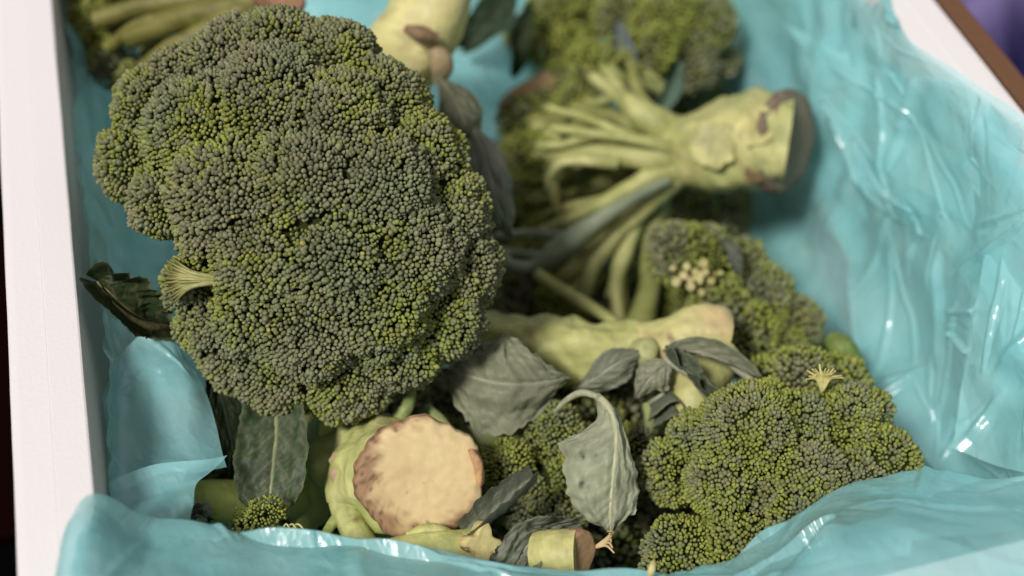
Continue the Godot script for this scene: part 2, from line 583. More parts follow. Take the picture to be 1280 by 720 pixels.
func build_place():
	var g := put("ground", grid(2, 2, func(u, v): return [Vector3(u * 40.0 - 20.0, -1.0, v * 40.0 - 20.0), Color(0.06, 0.055, 0.05)], Vector3.ZERO, false, true), M.wood, self)
	tag(g, "dark floor of the market under the table", "ground", "", "structure")
	var t := thing("market_table", "dark reddish brown table that the white foam box stands on", "table", Vector3(0, -1.0, 0))
	for k in 6:
		var z := -0.75 + k * 0.22
		box_part("plank", Vector3(-0.7, -0.235, z), Vector3(1.0, -0.205, z + 0.216), M.wood, Color(0.003, 0.0012, 0.001) * (1.0 + 0.2 * (k % 3)), t)
	for x in [-0.62, 0.92]:
		for z in [-0.68, 0.5]:
			box_part("leg", Vector3(x - 0.03, -1.0, z - 0.03), Vector3(x + 0.03, -0.236, z + 0.03), M.wood, Color(0.02, 0.012, 0.01), t)
	# the brown carton beside the box and the violet cloth lying in it
	var b := thing("cardboard_carton", "brown cardboard carton side standing against the right of the foam box", "carton", Vector3(0.4, -0.204, -0.2))
	var br := Color(0.14, 0.078, 0.045)
	box_part("side_panel", Vector3(0.200, -0.203, -0.62), Vector3(0.210, -0.006, 0.10), M.card, br, b, 0.001)
	box_part("side_panel", Vector3(0.60, -0.203, -0.62), Vector3(0.61, -0.006, 0.10), M.card, br, b, 0.001)
	box_part("end_panel", Vector3(0.211, -0.203, 0.09), Vector3(0.599, -0.006, 0.10), M.card, br, b, 0.001)
	box_part("end_panel", Vector3(0.211, -0.203, -0.62), Vector3(0.599, -0.006, -0.61), M.card, br, b, 0.001)
	box_part("bottom_panel", Vector3(0.211, -0.203, -0.609), Vector3(0.599, -0.196, 0.089), M.card, br, b, 0.001)
	var cl := thing("folded_cloth", "violet blue folded cloth lying in the brown carton at the upper right", "cloth", Vector3(0.4, -0.19, -0.25))
	var fold := func(u: float, v: float) -> Array:
		var x := lerpf(0.213, 0.595, u)
		var z := lerpf(-0.6, 0.08, v)
		var k := sin((x * 0.62 + z * 0.8) * 52.0 + 1.6 * nz.get_noise_2d(x * 7.0, z * 7.0) + 0.6)
		var y := -0.05 + 0.030 * signf(k) * pow(absf(k), 0.7) + 0.018 * nz.get_noise_2d(x * 12.0, z * 12.0) - 0.05 * pow(absf(u * 2.0 - 1.0), 6.0)
		var c := Color(0.022, 0.020, 0.09).lerp(Color(0.15, 0.13, 0.28), smoothstep(-0.5, 0.7, k))
		return [Vector3(x, y, z), c]
	put("cloth_top", grid(60, 90, fold, cl.position, false, true), M.cloth, cl)
	box_part("cloth_stack", Vector3(0.216, -0.194, -0.6), Vector3(0.594, -0.14, 0.08), M.cloth, Color(0.05, 0.045, 0.16), cl, 0.004)

func build_box():
	var t := thing("foam_box", "white polystyrene foam box with thick plain rim holding the broccoli", "foam box", Vector3(0, -0.203, -0.11))
	var off := t.position
	# cross section of a wall: distance outwards from the inner face, height
	var prof := [Vector2(-0.0002, -0.185), Vector2(0.0, -0.0007), Vector2(0.0002, -0.0003), Vector2(0.0008, 0.0), Vector2(0.0112, 0.0002), Vector2(0.0115, -0.0004), Vector2(0.0119, -0.0002), Vector2(0.0215, -0.0003), Vector2(0.0239, -0.0005), Vector2(0.0245, -0.0012), Vector2(0.0245, -0.203)]
	var walls := [["left_wall", Vector3(-0.18, 0, 0), Vector3.LEFT, Vector3.BACK, -0.3845, 0.1645], ["right_wall", Vector3(XR, 0, 0), Vector3.RIGHT, Vector3.BACK, -0.3845, 0.1645], ["front_wall", Vector3(0, 0, 0.14), Vector3.BACK, Vector3.RIGHT, -0.1798, XR - 0.0002], ["back_wall", Vector3(0, 0, -0.36), Vector3.FORWARD, Vector3.RIGHT, -0.1798, XR - 0.0002]]
	for w in walls:
		var out: Vector3 = w[2]
		var along: Vector3 = w[3]
		var st := SurfaceTool.new()
		st.begin(Mesh.PRIMITIVE_TRIANGLES)
		st.set_smooth_group(-1)
		var n := 60
		for i in prof.size() - 1:
			for k in n:
				var pts := []
				for c in [[i, k], [i + 1, k], [i + 1, k + 1], [i, k + 1]]:
					var s: float = lerpf(w[4], w[5], float(c[1]) / n)
					var p: Vector3 = w[1] + out * prof[c[0]].x + Vector3.UP * prof[c[0]].y + along * s
					p += (out * nz.get_noise_3dv(p * 18.0) + Vector3.UP * nz.get_noise_3dv(p * 14.0 + Vector3(4, 4, 4))) * 0.00018
					pts.append(p - off)
				var a: Vector3 = pts[0]
				var turned: bool = (pts[2] - a).cross(pts[1] - a).dot(out if i > 4 else (Vector3.UP if i > 0 else -out)) < 0.0
				if turned: quad(st, pts[0], pts[3], pts[2], pts[1], Color(0.71, 0.71, 0.71))
				else: quad(st, pts[0], pts[1], pts[2], pts[3], Color(0.71, 0.71, 0.71))
		st.generate_normals()
		put(w[0], st.commit(), M.foam, t)
	box_part("base", Vector3(-0.1795, -0.203, -0.3595), Vector3(XR - 0.0005, -0.184, 0.1395), M.foam, Color(0.8, 0.8, 0.8), t)

# ==================================================================== the turquoise film
func film_col(p: Vector3) -> Color:
	return Color(0.34, 0.81, 0.84).lerp(Color(0.44, 0.86, 0.87), clampf(0.5 + nz.get_noise_3dv(p * 30.0), 0.0, 1.0))

func tri(x: float) -> float:
	return absf(fposmod(x, 1.0) * 2.0 - 1.0)

var crease_dirs := []
# crumpled film: flat facets that meet in sharp creases, from triangle waves in many directions
func crumple(p: Vector3, amp: float, span: float) -> float:
	if crease_dirs.is_empty():
		var r := RandomNumberGenerator.new()
		r.seed = 41
		for k in 14:
			crease_dirs.append(Vector3(r.randfn(), r.randfn(), r.randfn()).normalized())
	var w := p + Vector3(nz.get_noise_3dv(p * 5.0), nz.get_noise_3dv(p * 5.0 + Vector3(7, 0, 0)), nz.get_noise_3dv(p * 5.0 + Vector3(0, 7, 0))) * span * 0.16
	var h := 0.0
	for k in 9:
		var l: float = span * [1.5, 1.1, 0.85, 1.3, 0.62, 1.0, 0.5, 0.75, 0.36][k]
		var m := smoothstep(0.02, 0.30, nz.get_noise_3dv(p * (0.40 / span) + Vector3(k * 3.7, k * 1.3, 0)))
		if m > 0.0:
			var t := tri(w.dot(crease_dirs[k]) / l + k * 0.37)
			h += m * l / span * t
	return amp * (h - 0.9)

func film(called: String, rows: Array, t: Node3D, amp: float, span: float, nu := 120, nv := 140, drape := 0.0, dir := 0.0, world := false, marks := 40, tall := 0.0016) -> MeshInstance3D:
	var size := Vector2.ZERO                              # how wide the sheet is along u and v, in metres
	for k in 10:
		var a0: Vector3 = patch(rows, k / 10.0, 0.5)
		var a1: Vector3 = patch(rows, (k + 1) / 10.0, 0.5)
		var b0: Vector3 = patch(rows, 0.5, k / 10.0)
		var b1: Vector3 = patch(rows, 0.5, (k + 1) / 10.0)
		size += Vector2(a0.distance_to(a1) if world else pv(a0).distance_to(pv(a1)), b0.distance_to(b1) if world else pv(b0).distance_to(pv(b1)))
	# straight creases, several of them running together from one knot
	var segs := []
	var hub := Vector2.ZERO
	var heading := 0.0
	for k in marks:
		if k % 4 == 0:
			hub = Vector2(rng.randf() * size.x, rng.randf() * size.y)
			heading = rng.randf() * TAU
		var turn := heading + rng.randf_range(-0.55, 0.55)
		var l := rng.randf_range(0.018, 0.075)
		var from := hub + Vector2(cos(turn), sin(turn)) * rng.randf_range(0.0, 0.012)
		segs.append([from, Vector2(cos(turn), sin(turn)), l, rng.randf_range(0.0013, 0.0036), tall * rng.randf_range(-0.5, 1.0)])
	var f := func(u: float, v: float) -> Array:
		var q: Vector3 = patch(rows, u, v)
		var p := q if world else pv(q)
		var e := 0.004
		var pa := patch(rows, minf(u + e, 1.0), v) - patch(rows, maxf(u - e, 0.0), v) if world else pv(patch(rows, minf(u + e, 1.0), v)) - pv(patch(rows, maxf(u - e, 0.0), v))
		var pb := patch(rows, u, minf(v + e, 1.0)) - patch(rows, u, maxf(v - e, 0.0)) if world else pv(patch(rows, u, minf(v + e, 1.0))) - pv(patch(rows, u, maxf(v - e, 0.0)))
		var n := pa.cross(pb).normalized()
		if n.dot(-FWD) < 0.0: n = -n
		var h := crumple(p, amp, span) + amp * 0.8 * nz.get_noise_3dv(p * 14.0)
		var at := Vector2(u, v) * size
		for g in segs:
			var d: Vector2 = at - g[0]
			var along: float = d.dot(g[1])
			if along < 0.0 or along > g[2]: continue
			var w: float = g[3] * (0.5 + 0.8 * along / g[2])
			var off := absf(d.x * g[1].y - d.y * g[1].x)
			if off < w: h += g[4] * (1.0 - off / w) * minf(1.0, 5.0 * minf(along, g[2] - along) / g[2])
		if drape > 0.0:
			var s := (v + u * dir) * 15.0 + 0.8 * nz.get_noise_2d(u * 0.8, v * 2.0)
			h += drape * (pow(tri(s), 2.0) + 0.5 * tri(s * 2.3 + 0.4)) * smoothstep(-0.15, 0.35, nz.get_noise_2d(u * 1.4 + 9.0, v * 4.0)) * smoothstep(0.75, 0.35, u)
		p += n * h
		# the film lies against the foam, it does not pass through it
		if p.x > XR - 0.0012:
			if p.y > -0.010: p.y = maxf(p.y, 0.0016 + 0.0012 * absf(h) / amp)
			elif p.x < XR + 0.03: p.x = XR - 0.0012
		if p.x < -0.1788:
			if p.y > -0.012: p.y = maxf(p.y, 0.0016)
			else: p.x = -0.1788
		if p.z > 0.1388:
			if p.y > -0.012: p.y = maxf(p.y, 0.0016)
			else: p.z = 0.1388
		return [p, film_col(p)]
	return put(called, grid(nu, nv, f, origin_of(t)), M.film, t)

func on(x: float, y: float, h: float) -> Vector3:      # where the ray through a pixel meets the height h
	return Vector3(x, y, (h - EYE.y) / (UPV.y * ((360.0 - y) / F) + FWD.y))

func V(x, y, z) -> Vector3:
	return Vector3(x, y, z)

func build_liner():
	var t := thing("liner_bag", "crinkled turquoise plastic film bag lining the white foam box", "plastic bag", Vector3(0, -0.183, -0.11))
	# floor, left side and back, in world metres
	film("floor_sheet", [[V(-0.177, -0.172, -0.356), V(-0.06, -0.178, -0.356), V(0.06, -0.178, -0.356), V(0.167, -0.172, -0.356)], [V(-0.177, -0.172, -0.11), V(-0.06, -0.178, -0.11), V(0.06, -0.178, -0.11), V(0.167, -0.172, -0.11)], [V(-0.177, -0.172, 0.136), V(-0.06, -0.178, 0.136), V(0.06, -0.178, 0.136), V(0.167, -0.172, 0.136)]], t, 0.003, 0.05, 60, 60, 0.0, 0.0, true)
	film("left_side", [[V(-0.1775, -0.020, -0.355), V(-0.1775, -0.022, -0.2), V(-0.1775, -0.018, -0.05), V(-0.1775, -0.024, 0.05), V(-0.1775, -0.022, 0.135)], [V(-0.174, -0.06, -0.355), V(-0.170, -0.06, -0.2), V(-0.172, -0.06, -0.05), V(-0.172, -0.06, 0.05), V(-0.174, -0.06, 0.135)], [V(-0.172, -0.12, -0.355), V(-0.158, -0.12, -0.2), V(-0.160, -0.12, -0.05), V(-0.162, -0.12, 0.05), V(-0.172, -0.12, 0.135)], [V(-0.16, -0.176, -0.355), V(-0.14, -0.176, -0.2), V(-0.14, -0.176, -0.05), V(-0.145, -0.176, 0.05), V(-0.16, -0.176, 0.135)]], t, 0.0042, 0.07, 110, 220, 0.004, 0.0, true, 60, 0.0016)
	film("back_side", [[V(-0.177, 0.004, -0.357), V(0.0, 0.004, -0.357), V(0.166, 0.004, -0.357)], [V(-0.175, -0.08, -0.345), V(0.0, -0.08, -0.325), V(0.165, -0.08, -0.345)], [V(-0.17, -0.176, -0.34), V(0.0, -0.176, -0.30), V(0.16, -0.176, -0.34)]], t, 0.004, 0.07, 60, 100, 0.004, 0.0, true)
	# the slack of the film that stands up at the far end
	film("back_slack", [[V(350, -40, 0.80), V(450, -50, 0.82), V(560, -50, 0.84), V(660, -50, 0.86), V(760, -50, 0.86)], [V(350, 30, 0.76), V(450, 10, 0.76), V(560, 30, 0.76), V(650, 40, 0.78), V(750, 30, 0.82)], [V(380, 110, 0.73), V(470, 110, 0.71), V(580, 100, 0.715), V(650, 110, 0.74), V(750, 120, 0.80)], [V(400, 210, 0.74), V(480, 220, 0.72), V(590, 190, 0.72), V(660, 180, 0.75), V(750, 220, 0.79)]], t, 0.004, 0.08, 80, 100)
	# right side: the film against the wall, and the loose sheet that hangs over the rim in front of it
	film("right_side", [[V(0.1675, -0.012, -0.355), V(0.1675, -0.012, -0.2), V(0.1675, -0.012, -0.05), V(0.1675, -0.012, 0.05), V(0.1675, -0.012, 0.136)], [V(0.165, -0.06, -0.355), V(0.164, -0.06, -0.2), V(0.161, -0.06, -0.05), V(0.162, -0.06, 0.05), V(0.164, -0.06, 0.136)], [V(0.162, -0.12, -0.355), V(0.154, -0.12, -0.2), V(0.150, -0.12, -0.05), V(0.152, -0.12, 0.05), V(0.160, -0.12, 0.136)], [V(0.15, -0.176, -0.355), V(0.135, -0.176, -0.2), V(0.13, -0.176, -0.05), V(0.135, -0.176, 0.05), V(0.15, -0.176, 0.136)]], t, 0.0030, 0.07, 110, 240, 0.0065, 0.0, true, 40, 0.0016)
	film("right_sheet", [
		[V(890, -40, 0.800), V(952, 100, 0.752), V(1010, 222, 0.697), V(1050, 330, 0.658), V(1066, 440, 0.628), V(1122, 540, 0.594), V(1190, 640, 0.556)],
		[V(950, -40, 0.742), V(1005, 78, 0.702), V(1058, 200, 0.664), V(1096, 312, 0.638), V(1130, 425, 0.612), V(1176, 540, 0.584), V(1226, 670, 0.541)],
		[V(1005, -40, 0.697), V(1058, 62, 0.658), V(1108, 170, 0.627), V(1148, 282, 0.604), V(1182, 405, 0.580), V(1224, 530, 0.555), V(1270, 670, 0.512)],
		[V(1050, -40, 0.664), V(1100, 50, 0.630), V(1156, 142, 0.596), V(1200, 242, 0.572), V(1237, 365, 0.548), V(1272, 500, 0.524), V(1318, 660, 0.493)],
		[on(1085, -40, -0.006), on(1125, 40, -0.004), on(1188, 112, 0.003), on(1250, 200, 0.004), on(1318, 296, 0.004), on(1390, 395, 0.004), on(1480, 565, 0.004)],
		[on(1100, -42, 0.003), on(1146, 44, 0.003), on(1207, 97, 0.008), on(1284, 152, 0.012), on(1380, 255, 0.008), on(1470, 365, 0.006), on(1570, 525, 0.005)]], t, 0.0046, 0.12, 360, 420, 0.0, 0.0, false, 170, 0.0024)
	# where the sheet is folded back over itself
	film("doubled_fold", [
		[V(985, 30, 0.683), V(1045, 62, 0.650), V(1120, 92, 0.612), V(1200, 106, 0.566), V(1275, 166, 0.538)],
		[V(1012, 80, 0.668), V(1062, 110, 0.641), V(1125, 140, 0.606), V(1195, 175, 0.570), V(1258, 235, 0.541)],
		[V(1040, 150, 0.651), V(1078, 180, 0.634), V(1130, 215, 0.606), V(1188, 250, 0.577), V(1235, 300, 0.553)],
		[V(1066, 225, 0.634), V(1094, 255, 0.624), V(1138, 285, 0.603), V(1182, 315, 0.583), V(1222, 350, 0.562)]], t, 0.0032, 0.06, 130, 150, 0.0, 0.0, false, 60, 0.0022)
	film("doubled_fold", [
		[V(1208, 205, 0.566), V(1230, 260, 0.556), V(1232, 330, 0.545), V(1222, 400, 0.545), V(1200, 480, 0.546), V(1192, 560, 0.54)],
		[V(1238, 195, 0.556), V(1262, 260, 0.544), V(1268, 330, 0.536), V(1262, 410, 0.533), V(1248, 490, 0.532), V(1240, 580, 0.524)],
		[V(1290, 215, 0.540), V(1320, 280, 0.530), V(1330, 350, 0.523), V(1330, 430, 0.517), V(1320, 510, 0.513), V(1310, 600, 0.503)]], t, 0.0034, 0.05, 110, 170, 0.0, 0.0, false, 60, 0.0022)
	# near side: slack film rolled inwards, then over the near rim
	film("front_fold", [
		[V(96, 790, 0.425), V(128, 700, 0.445), V(205, 700, 0.465), V(320, 715, 0.475), V(450, 720, 0.475), V(600, 745, 0.475), V(740, 755, 0.475), V(880, 745, 0.48), V(960, 705, 0.49), V(1050, 660, 0.50), V(1160, 630, 0.505), V(1290, 630, 0.505), V(1400, 640, 0.50)],
		[V(74, 760, 0.405), V(112, 634, 0.437), V(190, 655, 0.452), V(310, 668, 0.458), V(450, 678, 0.458), V(600, 704, 0.457), V(740, 717, 0.458), V(885, 712, 0.463), V(955, 668, 0.474), V(1045, 622, 0.484), V(1155, 602, 0.488), V(1290, 597, 0.486), V(1400, 600, 0.48)],
		[V(68, 770, 0.398), V(104, 660, 0.42), V(190, 690, 0.434), V(310, 700, 0.44), V(450, 712, 0.44), V(600, 738, 0.438), V(740, 748, 0.438), V(885, 740, 0.444), V(965, 697, 0.455), V(1050, 650, 0.463), V(1155, 630, 0.464), V(1290, 622, 0.461), V(1400, 618, 0.458)],
		[V(64, 820, 0.388), V(100, 740, 0.40), V(190, 770, 0.408), V(310, 780, 0.412), V(450, 790, 0.412), V(600, 800, 0.412), on(740, 800, 0.008), on(885, 775, 0.006), on(970, 730, 0.004), on(1055, 695, 0.004), on(1160, 672, 0.004), on(1290, 655, 0.004), on(1400, 640, 0.004)],
		[V(60, 900, 0.372), V(96, 850, 0.376), V(190, 880, 0.38), V(310, 880, 0.384), V(450, 880, 0.386), on(600, 880, 0.01), on(740, 875, 0.006), on(885, 850, 0.005), on(970, 820, 0.004), on(1055, 790, 0.004), on(1160, 770, 0.004), on(1290, 755, 0.004), on(1400, 745, 0.004)]], t, 0.0028, 0.07, 150, 420, 0.0, 0.0, false, 80, 0.0016)
	film("front_layer", [
		[V(104, 720, 0.438), V(128, 668, 0.448), V(196, 682, 0.462), V(312, 692, 0.468), V(450, 702, 0.468), V(600, 728, 0.467), V(740, 738, 0.467), V(885, 734, 0.472), V(960, 694, 0.482), V(1048, 648, 0.491), V(1157, 622, 0.494), V(1290, 618, 0.492), V(1400, 620, 0.486)],
		[V(76, 780, 0.410), V(110, 680, 0.43), V(194, 706, 0.444), V(312, 716, 0.45), V(450, 726, 0.45), V(600, 750, 0.447), V(740, 758, 0.447), V(885, 752, 0.453), V(967, 706, 0.464), V(1052, 664, 0.472), V(1157, 642, 0.473), V(1290, 634, 0.470), V(1400, 628, 0.466)],
		[V(68, 830, 0.396), V(104, 755, 0.408), V(192, 780, 0.416), V(312, 790, 0.420), V(450, 800, 0.420), V(600, 810, 0.418), on(740, 806, 0.005), on(885, 782, 0.003), on(970, 738, 0.002), on(1055, 702, 0.002), on(1160, 680, 0.002), on(1290, 662, 0.002), on(1400, 648, 0.002)]], t, 0.0013, 0.06, 90, 300, 0.0, 0.0, false, 50, 0.0012)
	# the loose flap that hangs in at the left
	film("left_flap", [
		[V(138, 470, 0.514), V(152, 440, 0.517), V(178, 416, 0.520), V(214, 420, 0.523), V(238, 448, 0.524)],
		[V(121, 520, 0.505), V(150, 500, 0.505), V(190, 490, 0.512), V(235, 490, 0.512), V(262, 500, 0.516)],
		[V(122, 570, 0.497), V(150, 560, 0.494), V(192, 550, 0.502), V(240, 545, 0.502), V(274, 545, 0.507)],
		[V(124, 625, 0.488), V(150, 620, 0.482), V(195, 600, 0.490), V(245, 590, 0.490), V(283, 580, 0.494)]], t, 0.0026, 0.06, 100, 100, 0.0, 0.0, false, 14, 0.0010)
	film("folded_edge", [
		[V(124, 622, 0.483), V(148, 602, 0.477), V(193, 584, 0.482), V(245, 576, 0.482), V(283, 569, 0.487)],
		[V(128, 650, 0.474), V(152, 640, 0.470), V(192, 624, 0.476), V(228, 612, 0.479), V(252, 602, 0.482)],
		[V(130, 670, 0.466), V(154, 662, 0.460), V(190, 650, 0.464), V(220, 640, 0.468), V(240, 628, 0.474)],
		[V(132, 720, 0.462), V(156, 712, 0.456), V(190, 705, 0.458), V(216, 690, 0.462), V(238, 660, 0.472)]], t, 0.0014, 0.05, 60, 60, 0.0, 0.0, false, 8, 0.0008)

# ==================================================================== the broccoli
func skirt(t: Node3D, list: Array, foot: Vector3, r_px: float, paint: Callable):   # branches from the foot of a head to its florets
	for l in list:
		var c := Vector3(l[0], l[1], l[3] + rpx(l[2], l[3]) * 1.2)
		stem("branch", t, [foot, foot.lerp(c, 0.45) + Vector3(0, 0, 0.006), c], [r_px, r_px * 0.8, r_px * 0.9], paint, 0.06, 8, 8)

func build_main_head():
	var c := Vector2(378, 275)
	var spots := [[345, 64, 54], [418, 78, 52], [300, 66, 46], [268, 92, 50], [232, 104, 46], [196, 138, 56], [174, 205, 50], [208, 250, 48], [478, 128, 54], [524, 198, 58], [560, 268, 54], [572, 338, 54], [552, 398, 50], [500, 436, 52], [432, 472, 56], [352, 466, 52], [298, 440, 50], [270, 405, 44], [262, 170, 76], [340, 142, 78], [420, 168, 76], [296, 246, 80], [386, 236, 84], [462, 238, 80], [500, 312, 74], [332, 316, 72], [416, 316, 80], [470, 380, 70], [388, 404, 66], [318, 394, 52], [272, 284, 50], [238, 352, 36]]
	var list := []
	for s in spots:
		var dx: float = s[0] - c.x
		var dy: float = s[1] - c.y
		var along := (dx * 0.62 + dy * 0.78) / 262.0
		var across := (dx * 0.78 - dy * 0.62) / 225.0
		var q := sqrt(along * along + across * across)
		var wide: float = s[2] * (1.16 if s[2] < 60 and s[0] > 244 else 1.0)     # the florets at the edge run broadly into the dome
		var inward: Vector2 = Vector2(-dx, -dy).normalized() * (wide - s[2])
		if s[2] >= 60: wide *= 1.10
		list.append([s[0] + inward.x, s[1] + inward.y, wide, 0.478 + 0.050 * pow(q, 2.4), -0.02 + 0.14 * q * q])
	var t := thing("broccoli", "largest broccoli head, big grey green dome at the left of the box", "broccoli", px(400, 300, 0.60))
	florets(t, lobes_px(list), 0.03)
	var paint := stalk_paint(Color(0.22, 0.27, 0.09), Color(0.28, 0.31, 0.13))
	skirt(t, list, Vector3(400, 330, 0.60), 20.0, paint)
	stem("stalk", t, [Vector3(400, 320, 0.585), Vector3(410, 350, 0.62), Vector3(420, 380, 0.66)], [62, 56, 54], paint, 0.06, 18, 12)
	# a snapped floret shows its pale stalklets
	var core_paint := stalk_paint(Color(0.30, 0.31, 0.11), Color(0.38, 0.38, 0.16))
	var pale := func(p: Vector3, u: float, v: float) -> Color: return core_paint.call(p, u, v).lerp(Color(0.13, 0.125, 0.035), smoothstep(0.45, 1.0, u) * 0.85)
	for k in 26:
		var a := -0.62 + 1.24 * k / 25.0 + rng.randf_range(-0.04, 0.04)
		var far := Vector3(262 - 56 * cos(a) + rng.randf_range(-4, 6), 350 + 48 * sin(a), 0.500 + rng.randf_range(-0.004, 0.003))
		var mid := Vector3(262 - 28 * cos(a), 349 + 18 * sin(a), 0.487 + rng.randf_range(0.0, 0.003))
		stem("stalklet", t, [Vector3(272, 350 + 5 * sin(a), 0.489), mid, far], [3.2, 2.3, 1.5], pale, 0.05, 6, 8)

func build_right_head():
	var list := [[932, 542, 76, 0.492, 0.02], [1000, 592, 66, 0.491, 0.04], [1056, 524, 52, 0.500, 0.06], [1112, 576, 44, 0.508, 0.05], [1000, 530, 48, 0.503, 0.08], [955, 606, 62, 0.490, 0.03], [902, 604, 54, 0.495, 0.03], [832, 582, 34, 0.512, 0.14], [840, 606, 34, 0.508, 0.05], [868, 545, 36, 0.512, 0.24], [850, 690, 52, 0.494, 0.08], [922, 676, 58, 0.488, 0.05], [1005, 648, 56, 0.492, 0.04], [1070, 600, 50, 0.500, 0.04], [900, 722, 58, 0.486, 0.04], [960, 500, 30, 0.520, 0.20], [838, 725, 48, 0.49, 0.05], [1090, 510, 26, 0.512, 0.05]]
	var t := thing("broccoli", "knobbly yellow green broccoli head at the lower right beside the bag fold", "broccoli", px(960, 600, 0.60))
	for k in list.size():
		list[k][2] *= 0.83
		list[k][3] += 0.0055 * (k % 3) - 0.004
	florets(t, lobes_px(list), 0.12, 0.00146, 0.94)
	var paint := stalk_paint(Color(0.26, 0.32, 0.10), Color(0.34, 0.36, 0.16))
	skirt(t, list, Vector3(960, 610, 0.60), 18.0, paint)
	stem("stalk", t, [Vector3(960, 610, 0.59), Vector3(965, 640, 0.63), Vector3(970, 660, 0.66)], [52, 46, 44], paint, 0.06, 18, 12)
	var pale := stalk_paint(Color(0.44, 0.42, 0.14), Color(0.52, 0.47, 0.2))
	for k in 16:
		var a := -1.5 + 3.0 * k / 15.0 + rng.randf_range(-0.1, 0.1)
		stem("stalklet", t, [Vector3(1028, 488, 0.512), Vector3(1029 + 9 * sin(a), 474 - 4 * cos(a), 0.510), Vector3(1030 + rng.randf_range(9, 26) * sin(a), 474 - rng.randf_range(6, 22) * cos(a), 0.509 + rng.randf_range(-0.004, 0.004))], [2.8, 1.8, 1.1], pale, 0.05, 6, 8)

func build_back_heads():
	var olive := stalk_paint(Color(0.24, 0.27, 0.07), Color(0.32, 0.34, 0.12))
	var a := [[850, 318, 40, 0.612, 0.05], [884, 322, 38, 0.620, 0.0], [905, 392, 46, 0.600, 0.05], [950, 372, 42, 0.606, 0.0], [990, 408, 38, 0.612, -0.1], [934, 424, 48, 0.594, 0.1], [880, 420, 36, 0.602, 0.1], [975, 440, 34, 0.60, 0.0], [930, 330, 30, 0.63, -0.1]]
	var t := thing("broccoli", "soft blurred broccoli head behind the cream stalk near the right wall", "broccoli", px(930, 400, 0.69))
	florets(t, lobes_px(a), 0.12, 0.0022, 1.25)
	skirt(t, a, Vector3(930, 400, 0.69), 16.0, olive)
	for k in 14:
		var ang := k * 2.4
		var d := 5.0 + 2.2 * k
		stem("broken_stub", t, [V(870 + d * 0.5 * cos(ang), 352 + d * 0.35 * sin(ang), 0.62), V(868 + d * cos(ang), 346 + d * 0.7 * sin(ang), 0.600)], [7, rng.randf_range(3, 7)], stalk_paint(Color(0.34, 0.31, 0.12), Color(0.30, 0.30, 0.10), 0.2), 0.2, 10, 6)
	var n := [[1000, 478, 46, 0.545, 0.1], [1050, 478, 34, 0.56, 0.05], [960, 478, 30, 0.555, 0.2]]
	t = thing("broccoli", "flat green broccoli floret just behind the knobbly lower right head", "broccoli", px(1000, 490, 0.60))
	florets(t, lobes_px(n), 0.18, 0.0021, 1.2)
	skirt(t, n, Vector3(1000, 500, 0.61), 14.0, olive)
	var s := [[690, 540, 36, 0.536, 0.1], [668, 560, 30, 0.54, 0.1], [634, 582, 32, 0.525, 0.14], [700, 590, 34, 0.535, 0.05], [674, 606, 28, 0.535, 0.0], [726, 560, 30, 0.545, 0.1], [790, 556, 24, 0.54, 0.12], [715, 630, 32, 0.535, 0.0], [760, 620, 30, 0.54, 0.0], [655, 640, 26, 0.54, 0.0]]
	t = thing("broccoli", "small green broccoli head half hidden behind the pale hanging leaf", "broccoli", px(690, 600, 0.60))
	florets(t, lobes_px(s), 0.12, 0.00155, 0.92)
	skirt(t, s, Vector3(700, 620, 0.61), 14.0, olive)
	var u := [[830, 25, 44, 0.715, 0.2], [880, 30, 40, 0.72, 0.0], [780, 15, 40, 0.73, 0.15], [862, 80, 36, 0.725, -0.1], [815, 62, 30, 0.705, 0.3], [895, 75, 26, 0.74, -0.2], [740, 10, 36, 0.75, 0.1]]
	t = thing("broccoli", "dark olive broccoli head at the top of the box against the bag", "broccoli", px(830, 60, 0.80))
	florets(t, lobes_px(u), 0.15, 0.0023, 1.3)
	skirt(t, u, Vector3(830, 70, 0.81), 16.0, olive)
	var w := [[690, 20, 34, 0.735, 0.2], [712, 60, 30, 0.73, 0.25], [660, 45, 28, 0.745, 0.1], [700, 110, 30, 0.72, 0.2], [735, 80, 28, 0.735, 0.1]]
	t = thing("broccoli", "upright yellowish broccoli sprig at top centre left of the dark olive head", "broccoli", px(690, 120, 0.78))
	florets(t, lobes_px(w), 0.2, 0.0023, 1.3)
	skirt(t, w, Vector3(690, 150, 0.77), 13.0, olive)

